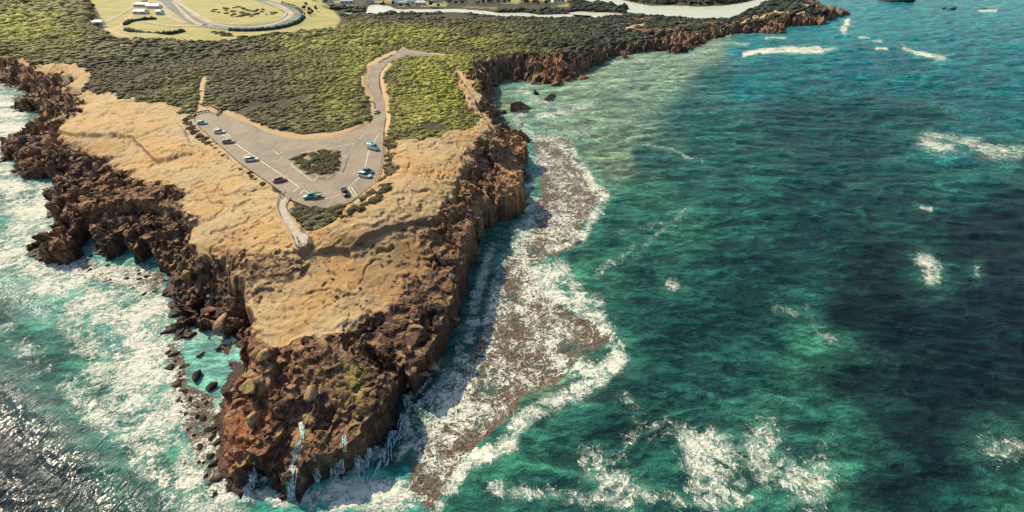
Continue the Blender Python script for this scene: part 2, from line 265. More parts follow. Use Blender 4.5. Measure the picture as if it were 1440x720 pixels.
class N:                                             # small node-tree writer
    def __init__(s, name):
        s.m = bpy.data.materials.new(name); s.m.use_nodes = True; s.t = s.m.node_tree; s.b = s.t.nodes['Principled BSDF']
    def n(s, ty, **k):
        q = s.t.nodes.new(ty)
        for a, v in k.items():
            if a in q.inputs.keys() if isinstance(a, str) else False: s.set(q.inputs[a], v)
            else: setattr(q, a, v)
        return q
    def set(s, i, v):
        if isinstance(v, bpy.types.NodeSocket): s.t.links.new(v, i)
        else: i.default_value = v
    def geo(s): return s.n('ShaderNodeNewGeometry').outputs
    def math(s, op, a, b=0.0, c=0.0, clamp=False):
        q = s.n('ShaderNodeMath', operation=op, use_clamp=clamp); s.set(q.inputs[0], a); s.set(q.inputs[1], b)
        if len(q.inputs) > 2: s.set(q.inputs[2], c)
        return q.outputs[0]
    def noise(s, vec, scale, detail=4, rough=.55, dist=0.0):
        q = s.n('ShaderNodeTexNoise'); s.set(q.inputs['Vector'], vec); q.inputs['Scale'].default_value = scale; q.inputs['Detail'].default_value = detail
        q.inputs['Roughness'].default_value = rough; q.inputs['Distortion'].default_value = dist; return q.outputs[0]
    def noisec(s, vec, scale, detail=3):
        q = s.n('ShaderNodeTexNoise'); s.set(q.inputs['Vector'], vec); q.inputs['Scale'].default_value = scale; q.inputs['Detail'].default_value = detail; return q.outputs[1]
    def vor(s, vec, scale, feature='F1', out=0, rand=1.0):
        q = s.n('ShaderNodeTexVoronoi', feature=feature); s.set(q.inputs['Vector'], vec); q.inputs['Scale'].default_value = scale; q.inputs['Randomness'].default_value = rand; return q.outputs[out]
    def step(s, x, a, b, lo=0.0, hi=1.0):
        q = s.n('ShaderNodeMapRange', interpolation_type='SMOOTHSTEP'); s.set(q.inputs[0], x); s.set(q.inputs[1], a); s.set(q.inputs[2], b); s.set(q.inputs[3], lo); s.set(q.inputs[4], hi); return q.outputs[0]
    def mix(s, f, a, b, mode='MIX'):
        q = s.n('ShaderNodeMix', data_type='RGBA', blend_type=mode); s.set(q.inputs[0], f)
        for i, v in ((6, a), (7, b)):
            if isinstance(v, bpy.types.NodeSocket): s.t.links.new(v, q.inputs[i])
            else: q.inputs[i].default_value = (v[0], v[1], v[2], 1)
        return q.outputs[2]
    def mapv(s, vec, scale=(1, 1, 1), rot=(0, 0, 0)):
        q = s.n('ShaderNodeMapping'); s.set(q.inputs[0], vec); q.inputs['Scale'].default_value = scale; q.inputs['Rotation'].default_value = rot; return q.outputs[0]
    def vadd(s, a, b, sc=1.0):
        q = s.n('ShaderNodeVectorMath', operation='MULTIPLY_ADD'); s.set(q.inputs[0], b); q.inputs[1].default_value = (sc, sc, sc); s.set(q.inputs[2], a); return q.outputs[0]
    def attr(s, name, out=0):
        q = s.n('ShaderNodeAttribute', attribute_name=name); return q.outputs[out]
    def rgb(s, c):
        q = s.n('ShaderNodeSeparateColor'); s.set(q.inputs[0], c); return q.outputs
    def bump(s, h, strength, dist, nrm=None):
        q = s.n('ShaderNodeBump'); s.set(q.inputs['Height'], h); s.set(q.inputs['Strength'], strength); q.inputs['Distance'].default_value = dist
        if nrm is not None: s.set(q.inputs['Normal'], nrm)
        return q.outputs[0]
    def out(s, col=None, rough=None, nrm=None, spec=None, metal=None):
        for k, v in (('Base Color', col), ('Roughness', rough), ('Normal', nrm), ('Specular IOR Level', spec), ('Metallic', metal)):
            if v is None: continue
            if isinstance(v, tuple): v = (v[0], v[1], v[2], 1)
            s.set(s.b.inputs[k], v)
        return s.m
def plain(name, c, rough=.6, var=.15, scale=3.0, metal=0.0, spec=.5):
    m = N(name); p = m.n('ShaderNodeTexCoord').outputs['Object']
    k = m.noise(p, scale, 4); col = m.mix(m.step(k, .35, .65), tuple(v * (1 - var) for v in c), tuple(min(1, v * (1 + var)) for v in c))
    return m.out(col, rough, None, spec, metal)

# ------------------------------------------------------------------ ground material
ROCK_D = (.075, .044, .036); ROCK_M = (.23, .135, .085); ROCK_H = (.46, .28, .12); SAND_A = (.48, .312, .128); SAND_B = (.46, .345, .18); SOIL = (.035, .032, .016)
def rockcol(m, p, dark=1.0):
    n1 = m.noise(p, .16, 5, .6); n2 = m.noise(p, .75, 6, .65, .4); n3 = m.noise(p, 3.2, 5, .7)
    c = m.mix(m.step(n1, .35, .62), tuple(v * dark for v in ROCK_D), tuple(v * dark for v in ROCK_M))
    c = m.mix(m.step(n2, .46, .62), c, tuple(v * dark for v in ROCK_H))
    c = m.mix(m.step(n3, .44, .60), m.mix(.55, c, ROCK_D), c)
    return c
def ground_material():
    m = N('ground_rock_sand'); g = m.geo(); p = g['Position']
    a = m.rgb(m.attr('cls')); b = m.rgb(m.attr('cls2')); tint = m.attr('tint')
    rock, sand, scrub = a[0], a[1], a[2]; dirt, grass, wet = b[0], b[1], b[2]
    nz = m.n('ShaderNodeSeparateXYZ'); m.set(nz.inputs[0], g['Normal']); nz = nz.outputs[2]
    n1 = m.noise(p, .05, 5, .55); n2 = m.noise(p, .5, 6, .62, .3); n3 = m.noise(p, 2.6, 6, .7)
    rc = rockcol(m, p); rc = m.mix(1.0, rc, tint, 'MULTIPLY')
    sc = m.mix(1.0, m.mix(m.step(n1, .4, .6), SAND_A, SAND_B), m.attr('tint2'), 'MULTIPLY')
    sc = m.mix(m.step(n2, .5, .72, 0, .55), sc, (.25, .155, .075))
    sc = m.mix(m.step(n3, .36, .48, .5, 0), sc, (.24, .15, .07))
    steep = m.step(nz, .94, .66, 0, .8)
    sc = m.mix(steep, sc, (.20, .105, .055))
    # loose dark scabs of stone lying in the sand
    scab = m.step(m.noise(p, .33, 7, .68, .8), .575, .64); sc = m.mix(m.math('MULTIPLY', scab, .75), sc, (.12, .07, .045))
    # blend rock / sand by mask broken up by noise
    f = m.step(m.math('ADD', rock, m.math('MULTIPLY', m.math('SUBTRACT', n2, .5), 1.1)), .38, .58)
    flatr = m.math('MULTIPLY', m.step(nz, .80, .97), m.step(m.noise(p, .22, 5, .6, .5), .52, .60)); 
    rc = m.mix(m.math('MULTIPLY', flatr, m.math('MULTIPLY', m.step(wet, .5, .1), .85)), rc, (.42, .27, .12))  # golden highlight painted on upward-facing dry rock
    c = m.mix(f, sc, rc)
    soil = m.mix(1.0, m.mix(m.step(n2, .45, .6), SOIL, (.09, .075, .035)), m.attr('tint2'), 'MULTIPLY')
    c = m.mix(m.step(m.math('ADD', scrub, m.math('MULTIPLY', m.math('SUBTRACT', n2, .5), .5)), .4, .6), c, soil)
    gr = m.mix(m.step(n1, .42, .58), (.30, .28, .08), (.38, .33, .13)); gr = m.mix(m.step(n2, .45, .7, 0, .5), gr, (.17, .19, .05))
    c = m.mix(grass, c, gr)
    c = m.mix(dirt, c, m.mix(n3, (.50, .36, .18), (.40, .28, .15)))
    c = m.mix(m.math('MULTIPLY', wet, .75), c, (.018, .014, .012))
    bh = m.math('ADD', m.math('MULTIPLY', n2, 1.0), m.math('ADD', m.math('MULTIPLY', n3, .75), m.math('MULTIPLY', m.noise(p, 9, 4, .7), .12)))
    nrm = m.bump(bh, m.math('ADD', .50, m.math('MULTIPLY', f, .4)), .9)
    rough = m.step(wet, .2, .9, .92, .45)
    return m.out(c, rough, nrm, .25)
M_GROUND = ground_material()

# ------------------------------------------------------------------ headland
YR = [12.0]
while YR[-1] < 1150:
    y = YR[-1]; YR.append(y + 0.95 * max((y * y + CAM_H ** 2), 0) / (CAM_H * FPX))
YR = np.array(YR)
def fan(umin, umax, du):
    uu = np.arange(umin, umax, du); dep = YR * CP + CAM_H * SP
    X = uu[None] * dep[:, None]; Y = np.repeat(YR[:, None], len(uu), 1)
    return X.ravel(), Y.ravel(), len(YR), len(uu)
X, Y, nr, nc = fan(-1.42, 0.86, 1.05 / FPX)
rough_in = sd(X, Y, WATERW) > -14
keep = rough_in
idx = np.where(keep)[0]
H = np.full(X.shape, -8.0); h, c = hfun(X[idx], Y[idx]); H[idx] = h
def full(a, d=0.0):
    o = np.full(X.shape, d, np.float32); o[idx] = a; return o
V = np.stack([X, Y, H], 1)
# sideways rock relief, so that steep faces are broken rather than draped
rk = full(c['rock'] * (1 - c['flat'])); near = rk > .3
q = V[near]; a = 1.5 * np.clip(np.hypot(q[:, 0], q[:, 1]) / 150, .6, 1.5) * rk[near]
ex, ey = X[near], Y[near]; d0 = full(c['dW'])[near]; jx = 3.4 * np.minimum(np.clip(np.hypot(ex, ey) / 110, .7, 2), 2)
gx_ = sd(ex + .8, ey, WATERW) - sd(ex - .8, ey, WATERW); gy_ = sd(ex, ey + .8, WATERW) - sd(ex, ey - .8, WATERW); gn = np.hypot(gx_, gy_) + 1e-6
uc = 2.6 * np.exp(-((q[:, 2] - 1.0) / 2.0) ** 2) * sst(-.2, .6, d0) * sst(9, 4, d0) * (.35 + 1.2 * vn(ex / 7, ey / 7, None, 68))
V[near, 0] += uc * gx_ / gn; V[near, 1] += uc * gy_ / gn
V[near, 0] += 1.7 * a * (fbm(q[:, 0] / 2.6, q[:, 1] / 2.6, q[:, 2] / 1.5, o=4, s=61) - .5) * 1.6
V[near, 1] += 1.7 * a * (fbm(q[:, 0] / 2.6 + 9, q[:, 1] / 2.6, q[:, 2] / 1.5, o=4, s=65) - .5) * 1.6
F = grid(nr, nc, keep)
wet = np.clip(1 - sst(.3, 2.6, H + (fbm(X / 2, Y / 2, o=3, s=5) - .5) * 2), 0, 1)
cls = np.stack([full(c['rock']), full(c['sand']), full(c['scrub'])], 1)
cls2 = np.stack([full(c['dirt']), full(c['grass']), wet], 1)
# stone tint regions (redder on the west wall, yellow lichen patch, grey by the reef; dark lower right of the point is painted shade)
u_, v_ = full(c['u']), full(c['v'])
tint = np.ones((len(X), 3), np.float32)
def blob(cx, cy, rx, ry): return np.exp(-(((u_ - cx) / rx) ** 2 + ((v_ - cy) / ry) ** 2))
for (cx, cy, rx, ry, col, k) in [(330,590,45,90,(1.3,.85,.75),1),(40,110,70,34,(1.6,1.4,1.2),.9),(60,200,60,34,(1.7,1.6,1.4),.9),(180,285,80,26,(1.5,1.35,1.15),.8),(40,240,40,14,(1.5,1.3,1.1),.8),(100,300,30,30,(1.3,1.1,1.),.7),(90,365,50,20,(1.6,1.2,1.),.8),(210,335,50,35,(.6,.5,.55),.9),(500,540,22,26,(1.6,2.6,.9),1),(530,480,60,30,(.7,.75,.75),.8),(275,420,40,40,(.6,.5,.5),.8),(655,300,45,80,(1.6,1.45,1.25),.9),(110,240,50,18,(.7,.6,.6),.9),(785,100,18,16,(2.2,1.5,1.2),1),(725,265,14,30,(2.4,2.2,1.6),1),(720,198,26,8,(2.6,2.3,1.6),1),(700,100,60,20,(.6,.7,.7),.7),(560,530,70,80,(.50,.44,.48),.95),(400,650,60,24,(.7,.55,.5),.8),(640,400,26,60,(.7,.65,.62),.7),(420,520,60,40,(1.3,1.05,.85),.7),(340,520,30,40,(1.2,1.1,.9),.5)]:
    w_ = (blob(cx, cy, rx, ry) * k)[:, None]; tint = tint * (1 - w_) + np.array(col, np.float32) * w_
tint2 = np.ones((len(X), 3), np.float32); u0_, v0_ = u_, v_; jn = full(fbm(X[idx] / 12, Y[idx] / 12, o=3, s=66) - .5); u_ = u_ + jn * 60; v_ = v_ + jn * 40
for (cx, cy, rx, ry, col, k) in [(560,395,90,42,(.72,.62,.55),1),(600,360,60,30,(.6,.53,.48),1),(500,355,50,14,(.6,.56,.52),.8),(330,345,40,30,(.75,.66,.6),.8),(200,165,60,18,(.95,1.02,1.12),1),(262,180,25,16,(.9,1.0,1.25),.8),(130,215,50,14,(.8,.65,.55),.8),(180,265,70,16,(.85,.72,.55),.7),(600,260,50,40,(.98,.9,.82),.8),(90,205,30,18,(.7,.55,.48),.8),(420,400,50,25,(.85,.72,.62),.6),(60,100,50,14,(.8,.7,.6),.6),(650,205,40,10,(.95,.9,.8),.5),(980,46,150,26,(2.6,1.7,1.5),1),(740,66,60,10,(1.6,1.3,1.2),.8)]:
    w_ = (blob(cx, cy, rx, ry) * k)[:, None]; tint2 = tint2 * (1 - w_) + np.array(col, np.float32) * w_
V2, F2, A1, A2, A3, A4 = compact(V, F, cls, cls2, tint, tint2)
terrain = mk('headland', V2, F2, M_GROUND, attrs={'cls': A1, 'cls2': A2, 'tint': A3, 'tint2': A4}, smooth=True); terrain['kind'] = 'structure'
fr = A1[F2].mean(1)[:, 0]; terrain.data.polygons.foreach_set('use_smooth', fr < .45)
# land further on, out to the horizon
P = [(-9000, 1140), (900, 1140), (1500, 2500), (2500, 12000), (-9000, 12000)]
far = mk('hinterland', [(x, y, 4.0 if i < 2 else 30) for i, (x, y) in enumerate(P)], [[0, 1, 2, 3], [0, 3, 4, 4]][:1] + [[0, 3, 4, 0]][:0], plain('far_land', (.06, .07, .03), .9, .4, .01)); far['kind'] = 'structure'
del V, F, V2, F2, A1, A2, A3, tint

# ------------------------------------------------------------------ sea
PAL = dict(w=(.32,.60,.50), n=(.003,.015,.024), t=(.010,.055,.054), g=(.018,.086,.075), e=(.042,.150,.105), b=(.065,.25,.165), u=(.002,.105,.118), q=(.002,.16,.17), k=(.26,.255,.16), v=(.045,.120,.105), a=(.12,.55,.46), m=(.07,.33,.27), r=(.115,.062,.038), s=(.19,.20,.13), d=(.004,.020,.025))
CPTS = """1240 20 q;1400 20 q;1150 60 q;1040 70 q;1000 62 k;960 80 k;1400 80 u;1300 120 u;1200 100 u;1100 90 u;1050 120 u;1000 110 g;930 90 k;880 90 k;850 110 k;
820 130 k;860 140 s;900 130 s;760 140 k;720 130 s;730 160 k;780 160 k;820 170 k;870 190 s;900 220 g;860 230 s;960 160 g;1000 200 g;1100 180 t;1200 190 t;1300 180 t;1400 160 u;1400 220 t;1350 215 u;1250 240 t;1150 240 t;
1040 240 g;960 250 g;900 270 e;850 300 g;900 330 g;960 330 e;1020 320 g;1100 300 t;1200 310 t;1300 290 t;1330 260 g;1420 300 d;1350 350 d;1250 380 d;1150 370 t;1060 380 t;980 390 g;900 400 g;860 350 g;
820 370 e;800 390 b;850 400 e;900 450 g;960 470 t;1020 450 t;1100 440 t;1140 430 g;1160 480 b;1140 520 e;1090 500 g;1060 560 t;1100 580 e;1150 590 g;1040 600 g;1200 540 d;1200 450 d;1260 470 n;1320 440 n;1400 420 n;1430 500 n;1330 540 n;1260 600 n;1240 680 d;1330 640 n;1420 600 n;1400 660 g;1340 690 t;1430 700 e;
1150 660 e;1100 690 e;1000 680 g;940 640 t;960 560 t;900 560 t;880 500 g;900 600 d;840 620 t;860 680 e;780 690 g;740 650 e;800 590 g;700 700 e;660 690 b;800 540 s;
740 240 m;730 220 m;760 300 s;730 330 v;700 360 v;680 400 v;665 440 v;655 480 v;640 510 v;620 540 v;600 560 t;745 290 v;730 310 v;580 600 d;560 620 d;540 650 d;520 670 m;480 695 a;560 700 a;420 712 a;380 715 m;
0 125 t;30 135 u;15 140 t;40 165 t;60 166 m;10 180 k;0 200 k;20 240 m;50 256 m;70 262 m;10 270 s;40 300 m;80 316 a;130 350 a;140 370 a;170 365 a;185 360 a;40 370 m;80 400 a;60 450 b;20 470 g;10 520 g;70 540 g;120 510 b;180 470 a;200 420 a;220 440 a;150 430 a;100 480 e;60 500 g;160 570 g;140 560 t;200 560 a;240 600 a;240 680 b;
280 520 w;300 540 w;270 560 w;290 500 w;310 560 w;250 545 w;0 420 d;20 400 m;60 430 m;20 560 d;20 640 d;80 600 d;60 680 n;120 640 d;160 700 d;190 650 d;180 620 t;210 700 g;300 690 b;345 700 t;270 640 b;
700 640 e;640 700 b"""
CPT = [(float(a), float(b), PAL[k]) for a, b, k in (t.split() for t in CPTS.replace('\n', '').split(';') if t.strip())]
REEF = [(758,192),(782,196),(800,208),(812,228),(830,252),(846,270),(840,290),(828,316),(812,342),(790,352),(762,362),(742,380),(752,400),(780,418),(792,440),(820,455),(850,470),(852,490),(820,500),(800,520),(780,545),(745,565),(735,590),(700,615),(660,640),(630,680),(605,725),(590,715),(572,688),(590,640),(606,600),(630,560),(652,520),(672,480),(690,440),(702,400),(712,370),(730,345),(752,310),(765,280),(762,250),(752,215)]
REEFL = [(236,480),(262,500),(262,540),(300,560),(305,600),(308,660),(312,700),(300,700),(285,660),(262,610),(250,570),(236,530)]
REEFM = [(90,372),(110,362),(150,372),(200,375),(235,385),(232,400),(215,420),(190,412),(150,398),(110,392)]
FOAM = [ # polyline, half width px, strength
 ([(760,195),(790,205),(806,225),(826,250),(845,275),(838,300),(824,325),(800,348),(765,362)],9,.9),
 ([(740,378),(770,385),(800,400),(830,430)],14,.85),([(730,372),(700,400),(690,430)],12,.6),
 ([(790,385),(760,410),(800,430),(830,445),(850,470),(868,490),(862,520),(840,540),(800,560)],14,.95),([(790,470),(775,500),(800,520),(830,530)],16,.95),([(800,560),(760,575),(730,600),(720,620),(690,640),(650,650),(630,690),(610,720)],13,.95),
 ([(730,130),(760,150),(800,160),(770,180),(790,200),(820,190)],12,.6),([(745,160),(720,170),(760,200)],8,.7),([(830,150),(800,165),(760,170)],6,.8),
 ([(760,230),(790,260),(820,290),(800,320)],20,.7),([(640,560),(620,600),(600,640),(650,600),(690,560),(730,520)],24,.75),([(700,420),(690,480),(660,540)],16,.85),([(760,300),(740,340),(720,380),(760,380),(740,440),(760,480)],26,.75),([(664,460),(645,510),(622,556)],12,.7),([(690,350),(675,400),(665,440)],10,.6),([(725,320),(700,345)],10,.5),
 ([(1000,636),(1010,660),(1030,690),(1000,700)],20,.80),([(970,620),(985,650)],14,.7),([(1075,640),(1100,660),(1130,680),(1150,650)],24,.62),([(1180,480),(1150,470),(1140,440)],8,.45),([(1090,440),(1120,450)],7,.5),([(820,650),(850,660),(880,690)],18,.5),([(920,610),(960,600)],10,.5),
 ([(700,690),(760,700),(820,705),(900,700),(960,710)],16,.5),([(880,560),(900,600),(870,640)],14,.35),
 ([(1298,203),(1330,214),(1370,208),(1400,218),(1430,222)],13,.62),([(1300,195),(1380,200)],8,.5),([(1270,70),(1290,80),(1330,88)],4.5,.95),([(1045,80),(1080,76),(1145,71),(1150,76),(1070,79)],3.2,1.15),([(1150,75),(1170,74)],2.5,.9),([(1000,62),(1050,66)],3,.6),([(1075,58),(1100,56)],2.5,.9),([(1188,44),(1191,34)],4.5,1.0),([(1205,51),(1220,51)],2,.9),([(1230,74),(1245,74)],2.5,.9),([(1228,60),(1240,61)],2,.8),([(1375,14),(1400,15)],2,.8),
 ([(1300,374),(1308,392)],15,.72),([(940,402),(945,406)],10,.62),([(1368,383),(1371,388)],6,.6),([(1298,296),(1310,300)],4,.7),([(1388,628),(1400,640),(1420,625)],14,.5),([(1380,180),(1330,160),(1290,150)],8,.25),
 ([(900,205),(940,212),(985,230)],3,.7),([(870,330),(920,320),(960,310)],6,.35),([(960,300),(900,350),(880,370)],5,.45),([(840,380),(860,370),(885,350)],8,.55),
 ([(900,90),(860,110),(830,130),(900,120),(960,80)],9,.35),([(860,90),(920,85),(990,75)],5,.6),([(700,120),(740,125),(780,130)],5,.4),([(700,172),(712,185),(725,190)],6,.9),([(880,130),(930,160),(850,180)],16,.3),
 ([(0,150),(20,160),(10,190),(0,210)],26,.95),([(40,130),(70,150)],4,.4),([(0,250),(20,280),(50,300),(60,280)],24,.95),([(30,330),(10,360),(60,380),(110,400)],26,.95),([(60,285),(50,310),(60,330)],12,.9),([(110,380),(160,385),(210,395),(200,410)],16,.9),([(60,400),(120,430),(180,450),(220,430)],30,.9),([(230,410),(236,440),(230,470)],7,.9),
 ([(180,450),(200,500),(190,560),(220,620),(250,660),(290,700)],44,.88),([(100,430),(120,470),(140,520)],30,.7),([(20,440),(0,470),(40,500),(60,540)],26,.42),([(100,540),(130,580),(170,600)],22,.55),([(10,400),(50,420)],20,.6),([(250,640),(280,680),(280,720)],30,.75),([(250,600),(240,560),(240,520)],18,.85),
 ([(0,360),(0,400)],16,.5),([(320,712),(350,700),(400,715),(600,720)],10,.5),([(430,702),(480,690),(540,692),(590,704)],15,1.15),([(480,712),(560,712)],12,1.0),([(330,704),(360,700),(400,712)],9,.9),([(500,665),(520,655),(540,640)],8,.6),([(575,560),(572,590),(580,620),(560,650)],9,.65),([(600,560),(585,580),(590,600)],8,.5),([(630,520),(610,550),(600,570)],9,.55),([(655,470),(640,500)],8,.4),([(735,262),(745,266),(752,262)],3,1.),([(740,298),(750,296)],3,.9),
 ([(80,316),(90,312)],5,.6),([(128,345),(135,352)],8,.6),([(172,370),(188,358)],9,.6),([(216,366)]*2,5,.5),([(250,490),(300,510),(300,540)],6,.2),([(238,478),(260,482)],4,.7),
]
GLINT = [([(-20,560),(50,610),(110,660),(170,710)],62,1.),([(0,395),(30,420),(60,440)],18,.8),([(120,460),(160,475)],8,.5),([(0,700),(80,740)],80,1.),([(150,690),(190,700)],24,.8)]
X, Y, nr, nc = fan(-1.42, 1.42, 1.5 / FPX)
u_, v_ = to_image_px(X, Y, np.zeros_like(X))
sw = sd(X, Y, WATERW)
keep = (sw < 5)
n1 = fbm(X / 14, Y / 14, o=4, s=71) - .5; n2 = fbm(X / 14 + 40, Y / 14, o=4, s=72) - .5
sc_ = np.clip(np.hypot(X, Y) / 120, .7, 5)
m1 = fbm(X / (14 * sc_), Y / (14 * sc_), o=4, s=73) - .5; m2 = fbm(X / (14 * sc_) + 40, Y / (14 * sc_), o=4, s=74) - .5
uu = u_ + m1 * 46; vv = v_ + m2 * 34
num = np.zeros((len(X), 3), np.float32); den = np.zeros(len(X), np.float32)
for (a, b, k) in CPT:
    g_ = 1.0 / (((uu - a) ** 2 + ((vv - b) * 1.5) ** 2 + 130) ** 1.9).astype(np.float32); num += g_[:, None] * np.array(k, np.float32); den += g_
wc = num / den[:, None]
reef = np.maximum(softpoly(u_ + n1 * 34, v_ + n2 * 26, REEF, 15), np.maximum(.8 * softpoly(u_ + n1 * 12, v_ + n2 * 12, REEFL, 5), .7 * softpoly(u_ + n1 * 12, v_ + n2 * 12, REEFM, 6)))
foam = np.zeros(len(X), np.float32); veil = np.zeros(len(X), np.float32)
for P, wd, st in FOAM:
    if P[0][0] < 320: st *= 1.12; wd *= 1.15
    elif P[0][1] > 600 and P[0][0] > 780: st *= 1.12; wd *= 1.7
    else: st *= 1.12
    d_ = dline(u_ + m1 * 22, v_ + m2 * 18, P) / wd
    foam = np.maximum(foam, st * np.exp(-(d_ ** 2) * .8)); veil = np.maximum(veil, min(st, 1) * np.exp(-((d_ / 2.1) ** 2)))
shore = np.exp(-np.maximum(-sw, 0) / 1.6) * sst(.35, .6, fbm(X / 9, Y / 9, o=2, s=79)) * np.where(u_ > 620, .5, .7)
foam = np.maximum(foam, shore); foam = foam * (1 - .85 * gl) if False else foam
foam = foam * (.60 + .75 * fbm(X / (6 * sc_), Y / (6 * sc_), o=4, s=95)); foam = np.maximum(foam, reef * (.26 + .72 * fbm(X / 9 + m1 * 2, Y / 14, o=4, s=96)))
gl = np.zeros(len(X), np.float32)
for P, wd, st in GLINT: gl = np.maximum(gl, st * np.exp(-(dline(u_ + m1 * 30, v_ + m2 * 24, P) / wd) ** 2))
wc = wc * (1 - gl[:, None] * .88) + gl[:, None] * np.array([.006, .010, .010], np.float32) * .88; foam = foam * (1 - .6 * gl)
# swell and chop as real relief
def wav(L, ang, amp, s, st=3.0):
    ca, sa = math.cos(ang), math.sin(ang); p = (X * ca + Y * sa); q_ = (-X * sa + Y * ca)
    a_ = vn((p + n1 * L * 1.2) / L, (q_ + n2 * L) / (L * st), None, s); return amp * (1 - np.abs(2 * a_ - 1) ** 1.0) 
left = sst(380, 300, u_)
res = 1.5 * np.hypot(X, Y) / FPX
def swell(L, ang, amp, wob, s):
    ca, sa = math.cos(ang), math.sin(ang); p = X * ca + Y * sa; q_ = -X * sa + Y * ca
    ph = p / L + wob * (fbm(X / (L * 3), Y / (L * 3), o=3, s=s) - .5); c_ = .5 + .5 * np.sin(2 * math.pi * ph)
    return amp * (c_ ** 1.6) * (.25 + 1.1 * vn(p / (L * 2.2) + 3, q_ / (L * 3.5), None, s + 5))
dist_ = np.hypot(X, Y)
SW = swell(12.5, R(97), .95, 3.2, 101) * sst(110, 200, dist_) + swell(7.0, R(84), .55, 3.4, 103) + swell(4.2, R(104), .30, 3.6, 105) * sst(260, 150, dist_) + swell(22, R(112), 1.0, 2.2, 107) * sst(180, 320, dist_)
Z = .7 * SW + wav(13, R(78), .8, 81) + wav(6.2, R(98), .6, 82) + wav(2.8, R(70), .25, 83, 2.2)
Z = Z * (1 - .6 * left) + gl * (wav(7.5, R(52), .16, 84, 4.0) + wav(2.6, R(58), .26, 85, 5) + wav(1.3, R(50), .20, 86, 5))
Z += (1 - gl) * left * (fbm(X / 3, Y / 3, o=4, s=88) - .5) * .9 + foam * (fbm(X / 1.3, Y / 1.3, o=3, s=89) - .5) * .35
veil = (veil * np.clip(1.5 * fbm(X / (9 * sc_), Y / (9 * sc_), o=4, s=97) - .1, 0, 1) * .62)[:, None]; wc = wc * (1 - veil) + np.array([.10, .31, .225], np.float32) * veil
crest = np.clip(SW / 1.3, 0, 1.3); wc = wc * (1 + (np.stack([crest * 1.1, crest * 1.5, crest * 1.35], 1) - .38) * (.62 * (1 - .8 * left) * (1 - reef))[:, None])  # swell light and shade painted into the water colour, brighter on crests
Z += wav(30, R(84), .8, 90, 3) * sst(150, 400, np.hypot(X, Y)) 
Z *= (.45 + .55 * sst(2, 14, -sw)); Z -= .35
Z *= 1 - .7 * reef
